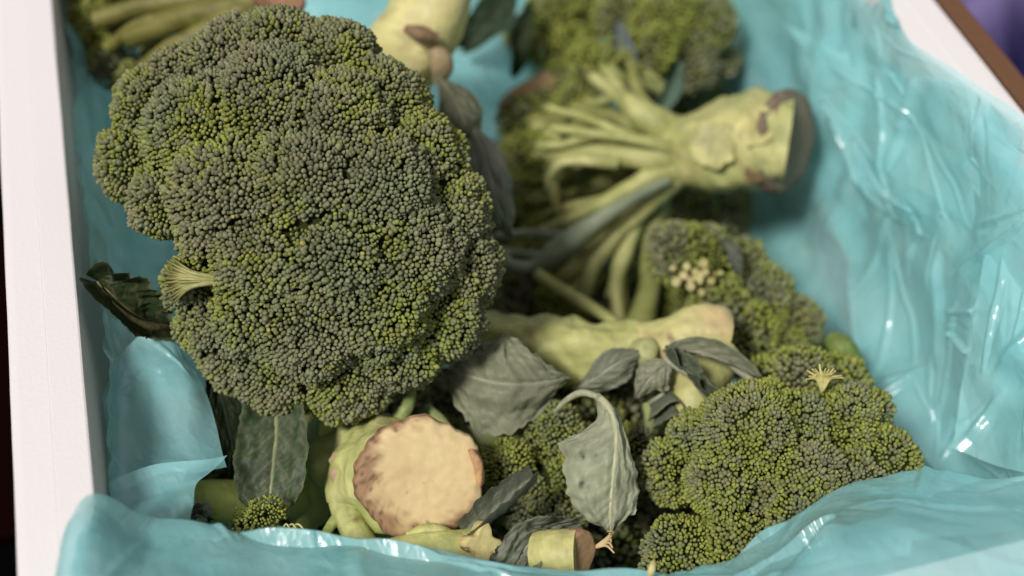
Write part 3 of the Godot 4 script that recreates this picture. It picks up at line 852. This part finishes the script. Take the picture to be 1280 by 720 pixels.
func build_side_lying():
	var t := thing("broccoli", "broccoli lying on its side with its thick pale stalk pointing right", "broccoli", px(860, 190, 0.70))
	var paint := stalk_paint(Color(0.33, 0.36, 0.13), Color(0.46, 0.45, 0.20), 0.07)
	var green := stalk_paint(Color(0.26, 0.29, 0.09), Color(0.40, 0.41, 0.17), 0.03)
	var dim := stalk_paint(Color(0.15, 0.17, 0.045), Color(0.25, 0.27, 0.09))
	var blue := stalk_paint(Color(0.16, 0.20, 0.13), Color(0.22, 0.26, 0.17))
	stem("stalk", t, [V(800, 200, 0.69), V(845, 195, 0.674), V(890, 186, 0.664), V(930, 178, 0.658), V(965, 174, 0.655), V(984, 176, 0.654)], [32, 42, 53, 60, 60, 61], paint, 0.14, 30, 40, 0.13)
	cut_face(t, px(988, 178, 0.6495), (RIGHT * 0.74 - FWD * 0.64 - UPV * 0.20).normalized(), rpx(64, 0.654), Vector2(1.0, 1.0), Color(0.22, 0.19, 0.135), Color(0.15, 0.115, 0.08), 0.2, "cut_face", 8.0)
	scar_disc(t, px(892, 180, 0.6395), -FWD - RIGHT * 0.2, rpx(30, 0.64), 0.0022, Color(0.38, 0.38, 0.145))
	scar_disc(t, px(944, 160, 0.634), -FWD + RIGHT * 0.1 + UPV * 0.3, rpx(24, 0.64), 0.0022, Color(0.48, 0.46, 0.19))
	scar_disc(t, px(945, 216, 0.640), -FWD - UPV * 0.6, rpx(14, 0.64), 0.0020, Color(0.20, 0.14, 0.07))
	var br := [
		[[V(850, 172, 0.668), V(800, 140, 0.668), V(774, 119, 0.676), V(742, 97, 0.69)], [26, 20, 12, 8], green], [[V(845, 165, 0.672), V(812, 138, 0.68), V(796, 112, 0.69), V(788, 92, 0.70)], [18, 11, 8, 6], dim],
		[[V(840, 186, 0.658), V(811, 178, 0.652), V(748, 168, 0.654), V(690, 160, 0.665)], [14, 9, 7, 5], green], [[V(845, 196, 0.664), V(811, 197, 0.660), V(748, 192, 0.664), V(684, 195, 0.68)], [26, 20, 15, 10], green],
		[[V(770, 204, 0.656), V(732, 201, 0.652), V(702, 205, 0.653), V(687, 223, 0.660), V(691, 244, 0.672)], [9, 8, 7, 7, 6], paint], [[V(845, 210, 0.664), V(800, 229, 0.660), V(753, 254, 0.664), V(695, 282, 0.672), V(665, 297, 0.682)], [22, 15, 11, 9, 7], green],
		[[V(835, 225, 0.656), V(800, 243, 0.650), V(753, 272, 0.646), V(705, 308, 0.646), V(669, 333, 0.650), V(638, 330, 0.648), V(632, 312, 0.65)], [7, 8, 12, 17, 12, 8, 5], blue], [[V(845, 215, 0.668), V(806, 255, 0.664), V(774, 288, 0.662), V(742, 334, 0.660), V(727, 372, 0.662)], [26, 18, 14, 11, 11], green],
		[[V(800, 265, 0.668), V(786, 300, 0.666), V(771, 350, 0.660), V(774, 402, 0.656)], [14, 13, 11, 9], green], [[V(822, 240, 0.676), V(815, 300, 0.674), V(812, 360, 0.664), V(800, 410, 0.656)], [20, 14, 17, 24], dim],
		[[V(672, 343, 0.642), V(716, 371, 0.632), V(758, 396, 0.622), V(778, 414, 0.618), V(784, 430, 0.622)], [10, 10, 9, 8, 5], green], [[V(830, 200, 0.684), V(770, 225, 0.690), V(710, 240, 0.70)], [20, 15, 10], dim],
		[[V(830, 190, 0.684), V(765, 180, 0.688), V(700, 182, 0.70)], [18, 13, 9], dim], [[V(838, 180, 0.684), V(780, 150, 0.688), V(712, 132, 0.70)], [18, 12, 8], dim],
		[[V(800, 262, 0.686), V(750, 300, 0.690), V(700, 340, 0.695)], [14, 11, 9], dim], [[V(752, 310, 0.672), V(732, 330, 0.672), V(712, 350, 0.676), V(700, 385, 0.68)], [10, 9, 8, 7], green]]
	for b in br:
		var thin := []
		for w in b[1]: thin.append(w * 0.86)
		stem("branch", t, b[0], thin, b[2], 0.15, 14, 22, 0.06)
		# each branch forks on its way to the buds
		for q in 3:
			var from: Vector3 = spline(b[0], 0.45 + 0.12 * q)
			var tip: Vector3 = b[0][b[0].size() - 1] + V(rng.randf_range(-20, 12), (q - 1) * 24 + rng.randf_range(-7, 7), 0.008)
			stem("branchlet", t, [from + V(0, 0, 0.003), from.lerp(tip, 0.55) + V(0, (q - 1) * 5, 0.002), tip], [8, 6, 4.5], b[2], 0.14, 8, 10)
	var heads := [[660, 140, 0.70, 3, 26], [668, 190, 0.694, 3, 24], [655, 255, 0.69, 4, 24], [668, 310, 0.684, 4, 22], [698, 250, 0.70, 3, 20], [712, 385, 0.672, 5, 20], [690, 350, 0.682, 3, 18], [740, 82, 0.70, 4, 22], [786, 84, 0.708, 3, 20], [706, 125, 0.704, 3, 20], [740, 300, 0.70, 3, 20], [712, 215, 0.71, 3, 22], [756, 372, 0.684, 3, 18], [832, 372, 0.678, 2, 20], [680, 165, 0.684, 2, 18]]
	var list := []
	for h in heads:
		for k in h[3]:
			var e := V(h[0] + rng.randf_range(-20, 20), h[1] + rng.randf_range(-20, 20), h[2] + rng.randf_range(-0.010, 0.006))
			var r: float = h[4] * rng.randf_range(0.75, 1.25)
			list.append([e.x, e.y, r, e.z, rng.randf_range(-0.1, 0.3)])
			for q in 2:
				var from: Vector3 = V(h[0] + 44, h[1] + (200 - h[1]) * 0.25, h[2] + 0.004)
				stem("branchlet", t, [from, from.lerp(e, 0.6) + V(0, rng.randf_range(-6, 6), -0.002), e + V(rng.randf_range(-10, 10), rng.randf_range(-10, 10), 0.006)], [9, 7, 5], green if q else dim, 0.1, 7, 8)
	florets(t, lobes_px(list), 0.22, 0.0021, 1.2)

func build_top_left():
	var t := thing("broccoli", "upturned olive broccoli at the top left showing its forked stems", "broccoli", px(230, 40, 0.70))
	var olive := stalk_paint(Color(0.10, 0.098, 0.018), Color(0.17, 0.165, 0.045))
	for b in [[[V(345, -6, 0.62), V(290, 10, 0.622), V(230, 22, 0.626), V(160, 48, 0.635)], [34, 24, 18, 14]], [[V(320, 5, 0.62), V(260, 38, 0.618), V(215, 60, 0.62), V(180, 85, 0.63)], [22, 15, 12, 11]], [[V(330, 0, 0.63), V(300, 30, 0.62), V(265, 50, 0.622)], [24, 14, 10]], [[V(250, 0, 0.64), V(190, 5, 0.64), V(120, 25, 0.645)], [18, 14, 12]], [[V(300, -20, 0.64), V(210, -20, 0.65), V(110, -10, 0.66)], [24, 18, 14]], [[V(240, 28, 0.625), V(180, 30, 0.63), V(135, 60, 0.64)], [12, 10, 9]]]:
		stem("branch", t, b[0], b[1], olive, 0.08, 12, 20)
	cut_face(t, px(352, -2, 0.606), (RIGHT * 0.5 - FWD + UPV * 0.4).normalized(), rpx(30, 0.61), Vector2(1.1, 0.6), Color(0.34, 0.2, 0.12), Color(0.2, 0.11, 0.06), 0.2, "cut_face", 12.0)
	var list := [[120, 30, 34, 0.65, 0.1], [140, 78, 28, 0.645, 0.0], [110, -10, 34, 0.66, 0.1], [165, 100, 22, 0.64, 0.05], [200, 70, 24, 0.65, 0.0], [170, 20, 30, 0.67, 0.0], [230, 0, 30, 0.68, 0.0], [262, 62, 20, 0.645, 0.0], [105, 60, 22, 0.665, -0.1]]
	florets(t, lobes_px(list), 0.2, 0.0022, 1.25)

func build_under_layer():
	# the layer of heads below, seen dark through the gaps
	var rows := [[640, 480, 0.625, "under the grey wide leaf"], [350, 600, 0.575, "behind the standing dark leaf"], [780, 600, 0.60, "below the pale hanging leaf"], [900, 270, 0.735, "in the hollow under the side lying stalk"], [660, 330, 0.70, "in the hollow right of the largest dome"], [640, 670, 0.57, "under the front stalks"], [990, 330, 0.735, "low against the right side of the bag"], [480, 660, 0.565, "under the round stump"], [560, 560, 0.60, "behind the round stump"], [740, 420, 0.665, "under the long cream stalk"], [830, 530, 0.605, "left of the knobbly lower right one"], [840, 380, 0.69, "below the forked branches of the side lying one"], [1040, 490, 0.655, "behind the flat green floret"], [700, 200, 0.755, "behind the side lying branches"], [860, 110, 0.775, "under the dark olive one at the top"], [250, 560, 0.565, "behind the loose flap of the bag"], [590, 380, 0.655, "below the right edge of the largest dome"], [820, 660, 0.57, "under the lower left of the knobbly one"], [800, 260, 0.735, "under the bundle of pale branches"], [600, 250, 0.71, "below the grey leaves beside the largest dome"]]
	rows.append_array([[740, 525, 0.572, "behind the bent stalk of the hanging leaf"], [500, 510, 0.60, "below the lower edge of the largest dome"], [410, 690, 0.555, "under the lower left branch of the stump"], [590, 720, 0.55, "under the stalk lying flat at the front"], [760, 690, 0.555, "right of the pinkish cut stalk end"], [700, 490, 0.60, "below the grey leaves in the middle"]])
	for k in rows.size():
		var r: Array = rows[k]
		var z: float = r[2]
		var list := []
		for j in 6:
			var a := j * TAU / 5.0
			var d := 0.0 if j == 5 else 46.0
			if k == 6: d *= 0.6
			list.append([r[0] + d * cos(a), r[1] + d * 0.8 * sin(a), 36 if k != 6 else 26, z + (0.016 if j < 5 else 0.0), -0.1])
		var t := thing("broccoli", "dark broccoli deep in the heap " + r[3], "broccoli", px(r[0], r[1], z + 0.07), "broccoli of the lower layer")
		florets(t, lobes_px(list), 0.0, 0.0031, 1.7)
		stem("stalk", t, [V(r[0], r[1], z + 0.03), V(r[0] + 4, r[1] + 10, z + 0.05), V(r[0] + 6, r[1] + 20, z + 0.07)], [40, 32, 30], stalk_paint(Color(0.2, 0.25, 0.08), Color(0.25, 0.28, 0.1)), 0.06, 10, 8)

func build_stalks():
	var pale := stalk_paint(Color(0.30, 0.36, 0.10), Color(0.44, 0.45, 0.19), 0.05)
	# the front stump
	var t := thing("broccoli_stalk", "thick broccoli stump with a large round cream cut face at front centre", "broccoli stalk", px(440, 600, 0.57))
	var n := (-FWD + RIGHT * 0.22 - UPV * 0.05).normalized()
	stem("stalk", t, [V(514, 601, 0.509), V(500, 600, 0.517), V(470, 590, 0.534), V(425, 578, 0.555), V(390, 560, 0.58)], [70, 75, 70, 60, 50], stalk_paint(Color(0.34, 0.39, 0.11), Color(0.50, 0.51, 0.22), 0.08), 0.16, 40, 44, 0.05)
	cut_face(t, px(527, 601, 0.500), n, rpx(81, 0.5), Vector2(1.0, 0.94), Color(0.64, 0.52, 0.275), Color(0.31, 0.195, 0.108), 0.34, "cut_face", 1.0)
	stem("branch", t, [V(430, 590, 0.535), V(432, 630, 0.517), V(446, 668, 0.507), V(470, 715, 0.50)], [24, 20, 19, 24], pale, 0.08, 16, 20)
	stem("branch", t, [V(455, 620, 0.52), V(420, 650, 0.512), V(404, 672, 0.507)], [16, 8, 6], stalk_paint(Color(0.28, 0.34, 0.1), Color(0.3, 0.36, 0.12)), 0.06, 12, 14)
	stem("branch", t, [V(440, 540, 0.540), V(436, 530, 0.548), V(430, 505, 0.565)], [42, 38, 34], pale, 0.08, 16, 14)
	scar_disc(t, px(428, 596, 0.512), -FWD - RIGHT * 0.3, rpx(17, 0.515), 0.0020, Color(0.34, 0.25, 0.15))
	scar_disc(t, px(424, 578, 0.517), -FWD - RIGHT * 0.4, rpx(14, 0.515), 0.0016, Color(0.38, 0.30, 0.17))
	var scar := stalk_paint(Color(0.30, 0.22, 0.12), Color(0.20, 0.13, 0.07), 0.4)
	stem("skin_flap", t, [V(588, 562, 0.500), V(597, 580, 0.502), V(600, 606, 0.504)], [4, 7, 4], stalk_paint(Color(0.42, 0.24, 0.12), Color(0.5, 0.32, 0.16)), 0.2, 10, 14)
	# stalk under the stump, with a snapped star shaped end
	t = thing("broccoli_stalk", "pale green stalk lying flat below the round stump at the front edge", "broccoli stalk", px(560, 700, 0.52))
	stem("stalk", t, [V(440, 716, 0.505), V(500, 694, 0.495), V(560, 690, 0.492), V(605, 682, 0.496)], [20, 24, 26, 24], stalk_paint(Color(0.36, 0.40, 0.13), Color(0.46, 0.46, 0.2), 0.22), 0.12, 18, 30)
	cut_face(t, px(606, 682, 0.4885), (RIGHT * 0.55 - FWD * 0.8 + UPV * 0.1).normalized(), rpx(25, 0.489), Vector2(1.0, 1.0), Color(0.62, 0.56, 0.25), Color(0.45, 0.36, 0.16), 0.3, "cut_face", 5.0, 0.26)
	stem("branch", t, [V(510, 672, 0.497), V(540, 668, 0.495), V(575, 676, 0.494)], [8, 14, 8], pale, 0.1, 12, 16)
	t = thing("broccoli_stalk", "short stalk end with a pinkish brown cut at the bottom edge", "broccoli stalk", px(700, 700, 0.52))
	stem("stalk", t, [V(672, 696, 0.492), V(698, 694, 0.489), V(722, 694, 0.4875)], [30, 32, 32], stalk_paint(Color(0.40, 0.41, 0.14), Color(0.48, 0.46, 0.2), 0.05), 0.06, 18, 16)
	cut_face(t, px(727, 694, 0.4865), (RIGHT * 0.75 - FWD * 0.75 - UPV * 0.1).normalized(), rpx(31, 0.487), Vector2(0.95, 1.0), Color(0.36, 0.24, 0.13), Color(0.30, 0.16, 0.12), 0.3, "cut_face", 21.0)
	for k in 5:
		stem("root_hair", t, [V(745, 684, 0.492), V(758 + k * 2, 682 - k * 4, 0.490), V(768 - k * 2, 690 - k * 7 + rng.randf_range(-4, 4), 0.488)], [2.4, 1.8, 1.0], stalk_paint(Color(0.45, 0.33, 0.18), Color(0.5, 0.4, 0.2)), 0.1, 6, 8)
	# lying stalks in the middle
	t = thing("broccoli_stalk", "long cream stalk lying across the middle behind the grey wide leaf", "broccoli stalk", px(720, 430, 0.60))
	stem("stalk", t, [V(600, 415, 0.60), V(660, 432, 0.590), V(720, 442, 0.582), V(790, 436, 0.578), V(830, 430, 0.58)], [26, 36, 42, 34, 30], stalk_paint(Color(0.30, 0.33, 0.11), Color(0.44, 0.44, 0.18), 0.2), 0.26, 30, 40, 0.16)
	t = thing("broccoli_stalk", "short cream and brown stalk with facets in the middle under a folded leaf", "broccoli stalk", px(870, 430, 0.60))
	stem("stalk", t, [V(806, 432, 0.575), V(850, 424, 0.568), V(880, 419, 0.566), V(903, 423, 0.567)], [28, 33, 36, 36], stalk_paint(Color(0.46, 0.47, 0.19), Color(0.42, 0.34, 0.17), 0.28), 0.16, 24, 36, 0.2)
	cut_face(t, px(905, 424, 0.5665), (RIGHT * 0.95 - FWD * 0.28).normalized(), rpx(38, 0.566), Vector2(0.9, 1.0), Color(0.31, 0.28, 0.12), Color(0.17, 0.11, 0.06), 0.3, "cut_face", 31.0)
	stem("knob", t, [V(800, 440, 0.566), V(812, 442, 0.560), V(822, 444, 0.559)], [18, 20, 12], stalk_paint(Color(0.30, 0.33, 0.13), Color(0.36, 0.38, 0.17)), 0.06, 14, 10)
	t = thing("broccoli_stalk", "upright pale green stalk left of the knobbly lower right head", "broccoli stalk", px(865, 520, 0.60))
	stem("stalk", t, [V(885, 440, 0.565), V(872, 480, 0.556), V(862, 520, 0.552), V(856, 560, 0.556)], [40, 34, 28, 26], stalk_paint(Color(0.36, 0.38, 0.14), Color(0.44, 0.43, 0.19), 0.1), 0.1, 18, 24)
	t = thing("broccoli_stalk", "cream white stalk with brown scars at the top behind the largest dome", "broccoli stalk", px(520, 60, 0.66))
	stem("stalk", t, [V(470, 110, 0.66), V(500, 70, 0.64), V(520, 45, 0.63), V(545, 0, 0.625), V(560, -30, 0.63)], [56, 54, 52, 46, 36], stalk_paint(Color(0.50, 0.49, 0.19), Color(0.58, 0.54, 0.26), 0.06), 0.10, 22, 30, 0.10)
	stem("branch_scar", t, [V(508, 36, 0.606), V(525, 42, 0.603), V(545, 48, 0.607)], [5, 11, 7], scar, 0.2, 12, 14)
	stem("branch_scar", t, [V(540, 60, 0.612), V(552, 80, 0.615), V(550, 100, 0.624)], [11, 15, 10], stalk_paint(Color(0.26, 0.19, 0.1), Color(0.34, 0.27, 0.15), 0.2), 0.2, 12, 14)
	t = thing("broccoli_stalk", "pinkish brown stalk end between the dome and the side lying broccoli", "broccoli stalk", px(650, 120, 0.74))
	stem("stalk", t, [V(690, 105, 0.715), V(660, 118, 0.712), V(640, 130, 0.71), V(628, 140, 0.712)], [18, 16, 15, 11], stalk_paint(Color(0.22, 0.135, 0.07), Color(0.26, 0.2, 0.09)), 0.1, 14, 16)
	t = thing("broccoli_stalk", "short cut green stalk end wedged against the right wall of the bag", "broccoli stalk", px(1055, 440, 0.62))
	stem("stalk", t, [V(1040, 424, 0.60), V(1054, 436, 0.595), V(1068, 452, 0.598)], [12, 17, 13], stalk_paint(Color(0.13, 0.19, 0.045), Color(0.18, 0.24, 0.07)), 0.06, 16, 14)
	t = thing("broccoli_stalk", "smooth pale green stalk lying at the lower left beside the bag flap", "broccoli stalk", px(270, 625, 0.55))
	stem("stalk", t, [V(225, 632, 0.522), V(260, 628, 0.524), V(310, 626, 0.53), V(380, 620, 0.54)], [28, 28, 28, 26], stalk_paint(Color(0.24, 0.30, 0.07), Color(0.32, 0.36, 0.11), 0.04), 0.06, 18, 22)
	t = thing("broccoli_stalk", "rounded green stalk between the standing dark leaf and the round stump", "broccoli stalk", px(400, 600, 0.58))
	stem("stalk", t, [V(396, 540, 0.56), V(400, 580, 0.548), V(396, 620, 0.542), V(380, 650, 0.548)], [22, 30, 30, 20], stalk_paint(Color(0.28, 0.33, 0.09), Color(0.36, 0.39, 0.13), 0.06), 0.06, 18, 20)
	for s in [[[V(490, 530, 0.535), V(508, 510, 0.53), V(514, 484, 0.54)], [8, 9, 7], "thin green twig standing just above the round stump"], [[V(535, 512, 0.55), V(552, 528, 0.54), V(570, 552, 0.54)], [8, 8, 6], "thin green twig slanting behind the upper right of the stump"], [[V(590, 530, 0.57), V(610, 560, 0.57), V(640, 570, 0.58)], [18, 24, 18], "dull green stalk in shade under the grey wide leaf"], [[V(808, 505, 0.548), V(812, 530, 0.545), V(808, 560, 0.55)], [5, 7, 6], "thin grey green twig right of the pale hanging leaf"]]:
		t = thing("broccoli_twig", s[2], "twig", pv(s[0][2]))
		stem("twig", t, s[0], s[1], stalk_paint(Color(0.22, 0.28, 0.1), Color(0.3, 0.34, 0.14)), 0.06, 12, 14)

func build_leaves():
	var grey := Color(0.178, 0.196, 0.122)
	var gv := Color(0.27, 0.29, 0.20)
	leaf("wide grey green leaf spread flat in the middle of the heap", [V(712, 470, 0.545), V(680, 478, 0.538), V(630, 480, 0.533), V(585, 470, 0.538), V(548, 462, 0.548)], [3, 34, 66, 50, 4], [3, 36, 66, 48, 4], V2(0.0, 0.1), -0.004, grey, gv, {"veins": 7.0, "wave": 0.004, "nick": 0.14, "seed": 3.0})
	leaf("pale grey leaf hanging down with a creased blade and bent stalk", [V(744, 494, 0.514), V(764, 514, 0.5075), V(771, 545, 0.503), V(768, 585, 0.5015), V(764, 622, 0.502), V(763, 650, 0.503), V(764, 668, 0.505)], [2, 7, 14, 27, 35, 28, 4], [4, 44, 66, 66, 56, 36, 4], V2(-0.05, 0.0), -0.005, Color(0.245, 0.272, 0.182), Color(0.40, 0.42, 0.27), {"veins": 7.0, "wave": 0.003, "nick": 0.12, "seed": 9.0, "rib": 0.0016, "stalk": [V(694, 514, 0.534), V(710, 499, 0.527), V(728, 491, 0.520), V(748, 496, 0.5125)], "stalk_r": [2.5, 4, 4.5, 4], "spots": 0.05})
	leaf("dark green leaf standing upright with a pale midrib at the lower left", [V(345, 505, 0.522), V(344, 545, 0.514), V(340, 590, 0.508), V(336, 628, 0.505), V(333, 648, 0.505)], [36, 44, 46, 36, 6], [38, 44, 46, 34, 6], V2(-0.1, 0.15), 0.004, Color(0.058, 0.078, 0.046), Color(0.20, 0.23, 0.12), {"veins": 5.0, "wave": 0.0022, "nick": 0.05, "seed": 14.0, "spots": 0.22, "spot": Color(0.025, 0.06, 0.014), "edge": Color(0.14, 0.17, 0.08)})
	leaf("smooth grey leaf tucked in right behind the largest dome, upper one", [V(548, 95, 0.60), V(566, 120, 0.59), V(580, 150, 0.585), V(596, 185, 0.59)], [8, 24, 26, 10], [8, 28, 28, 10], V2(0.0, 0.0), -0.006, Color(0.105, 0.115, 0.075), Color(0.17, 0.18, 0.11), {"veins": 4.0, "wave": 0.002})
	leaf("smooth grey leaf tucked in right behind the largest dome, lower one", [V(590, 155, 0.588), V(608, 195, 0.580), V(618, 240, 0.578), V(634, 280, 0.585), V(640, 302, 0.592)], [10, 24, 28, 18, 4], [12, 22, 24, 14, 4], V2(0.15, 0.0), -0.006, Color(0.15, 0.165, 0.125), Color(0.21, 0.225, 0.16), {"veins": 4.0, "wave": 0.002})
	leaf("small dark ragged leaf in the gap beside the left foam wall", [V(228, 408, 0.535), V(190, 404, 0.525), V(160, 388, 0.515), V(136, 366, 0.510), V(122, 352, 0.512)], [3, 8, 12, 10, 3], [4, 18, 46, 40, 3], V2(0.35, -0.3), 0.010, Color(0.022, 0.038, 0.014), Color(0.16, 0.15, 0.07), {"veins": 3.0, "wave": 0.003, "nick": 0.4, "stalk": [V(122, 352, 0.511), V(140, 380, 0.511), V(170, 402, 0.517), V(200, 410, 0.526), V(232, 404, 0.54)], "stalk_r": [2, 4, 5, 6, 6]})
	leaf("grey leaf leaning on the cream stalk, left of the folded one", [V(716, 488, 0.560), V(745, 472, 0.554), V(775, 452, 0.552), V(806, 438, 0.556)], [4, 18, 22, 6], [4, 20, 24, 6], V2(0.0, 0.2), -0.004, Color(0.155, 0.172, 0.122), gv, {"veins": 4.0})
	leaf("oval grey leaf at centre draped over the cream brown stalk", [V(842, 452, 0.545), V(826, 462, 0.541), V(808, 478, 0.540), V(794, 498, 0.545)], [10, 24, 22, 5], [8, 20, 20, 5], V2(-0.1, 0.1), -0.004, Color(0.215, 0.228, 0.155), gv, {"veins": 4.0})
	leaf("long folded grey leaf arching right over the cream brown stalk", [V(834, 446, 0.548), V(862, 438, 0.541), V(892, 444, 0.540), V(920, 456, 0.542), V(945, 474, 0.545)], [6, 12, 14, 10, 4], [6, 10, 10, 8, 3], V2(0.0, 0.5), 0.004, Color(0.20, 0.215, 0.145), gv, {"veins": 5.0, "stalk": [V(908, 452, 0.545), V(930, 468, 0.542), V(952, 486, 0.54)], "stalk_r": [4, 5, 4]})
	leaf("narrow twisted dark leaf strip hanging below the folded grey leaf", [V(833, 444, 0.540), V(850, 458, 0.535), V(868, 474, 0.534), V(886, 498, 0.538)], [6, 10, 10, 3], [4, 8, 9, 3], V2(0.5, 0.2), 0.006, Color(0.075, 0.098, 0.062), gv, {"veins": 4.0, "wave": 0.004})
	leaf("small curled leaf with dark hollow below the oval grey leaf", [V(806, 514, 0.553), V(822, 500, 0.548), V(838, 492, 0.547), V(848, 500, 0.552)], [4, 6, 8, 4], [4, 14, 14, 4], V2(0.0, -0.5), 0.008, Color(0.115, 0.135, 0.095), gv, {"veins": 3.0, "roll": 1.2})
	leaf("rolled narrow leaf leaning right between stump and bottom stalk end", [V(585, 672, 0.494), V(612, 648, 0.496), V(640, 624, 0.499), V(670, 598, 0.503)], [14, 18, 18, 9], [14, 18, 17, 9], V2(-0.5, 0.5), 0.004, Color(0.145, 0.165, 0.12), Color(0.22, 0.24, 0.17), {"veins": 5.0, "roll": 0.9, "edge": Color(0.2, 0.22, 0.16)})
	leaf("folded grey green leaf wrapped round the stalk end at the bottom", [V(722, 652, 0.510), V(690, 660, 0.500), V(662, 680, 0.490), V(640, 718, 0.484)], [4, 14, 26, 22], [4, 12, 30, 34], V2(0.1, 0.2), 0.003, Color(0.15, 0.17, 0.125), gv, {"veins": 5.0, "wave": 0.004, "nick": 0.15})
	leaf("bluish narrow leaf standing in the side lying broccoli at the top", [V(790, 150, 0.70), V(784, 110, 0.70), V(778, 70, 0.705), V(770, 30, 0.715)], [6, 14, 16, 4], [6, 12, 14, 4], V2(0.2, 0.0), 0.004, Color(0.12, 0.15, 0.15), Color(0.2, 0.24, 0.22), {"veins": 4.0})
	leaf("small teal green leaf right of the bluish narrow leaf at top", [V(822, 140, 0.69), V(836, 115, 0.69), V(846, 80, 0.70)], [5, 12, 4], [5, 12, 4], V2(0.3, 0.0), 0.004, Color(0.08, 0.14, 0.10), Color(0.14, 0.2, 0.14), {"veins": 4.0})
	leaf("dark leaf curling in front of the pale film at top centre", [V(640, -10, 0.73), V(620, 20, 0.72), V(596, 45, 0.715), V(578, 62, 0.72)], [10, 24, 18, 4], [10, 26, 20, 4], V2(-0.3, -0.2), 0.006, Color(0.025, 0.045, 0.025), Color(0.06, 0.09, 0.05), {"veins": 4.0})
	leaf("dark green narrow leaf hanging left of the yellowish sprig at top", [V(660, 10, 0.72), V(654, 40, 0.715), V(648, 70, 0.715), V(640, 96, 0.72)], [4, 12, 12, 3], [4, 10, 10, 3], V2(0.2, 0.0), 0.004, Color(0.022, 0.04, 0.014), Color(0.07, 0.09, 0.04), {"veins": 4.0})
	leaf("grey narrow leaf across the top of the blurred head by the wall", [V(905, 300, 0.605), V(916, 318, 0.60), V(922, 342, 0.60)], [4, 10, 4], [4, 10, 4], V2(0.0, 0.0), 0.003, Color(0.10, 0.12, 0.09), Color(0.16, 0.18, 0.12), {"veins": 3.0})
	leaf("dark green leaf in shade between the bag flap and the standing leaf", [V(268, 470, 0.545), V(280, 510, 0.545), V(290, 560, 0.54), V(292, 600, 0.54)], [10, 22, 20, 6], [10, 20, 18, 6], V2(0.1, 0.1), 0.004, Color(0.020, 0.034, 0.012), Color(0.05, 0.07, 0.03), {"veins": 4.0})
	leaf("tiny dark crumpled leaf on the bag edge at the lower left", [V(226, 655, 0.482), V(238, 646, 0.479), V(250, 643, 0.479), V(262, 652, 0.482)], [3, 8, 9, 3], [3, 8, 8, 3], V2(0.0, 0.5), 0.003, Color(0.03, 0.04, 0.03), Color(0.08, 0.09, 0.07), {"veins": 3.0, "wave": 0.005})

func V2(x, y) -> Vector2:
	return Vector2(x, y)

func build_crumbs():
	var t := thing("broccoli_floret", "small loose yellow green floret with a pale stub at the lower left", "floret", px(345, 665, 0.50))
	florets(t, lobes_px([[322, 646, 16, 0.490, 0.3], [340, 638, 13, 0.491, 0.35], [306, 654, 12, 0.492, 0.3], [330, 656, 13, 0.489, 0.3]]), 0.45, 0.00105, 0.62)
	stem("stub", t, [V(328, 654, 0.499), V(345, 664, 0.496), V(368, 678, 0.494)], [9, 9, 8], stalk_paint(Color(0.46, 0.44, 0.18), Color(0.52, 0.48, 0.22)), 0.1, 12, 14)
	for k in 3: stem("stalklet", t, [V(352 + k * 6, 664, 0.492), V(358 + k * 7, 655, 0.490), V(364 + k * 9, 664, 0.489)], [1.6, 1.4, 1.0], stalk_paint(Color(0.5, 0.48, 0.2), Color(0.5, 0.48, 0.2)), 0.05, 6, 8)
	t = thing("broccoli_crumb", "tiny pale yellow crumb on the front bag fold near the bottom", "crumb", px(815, 712, 0.455))
	stem("crumb", t, [V(812, 722, 0.452), V(815, 711, 0.450), V(817, 702, 0.451)], [3, 5, 3], stalk_paint(Color(0.5, 0.46, 0.2), Color(0.5, 0.46, 0.2)), 0.25, 10, 10)
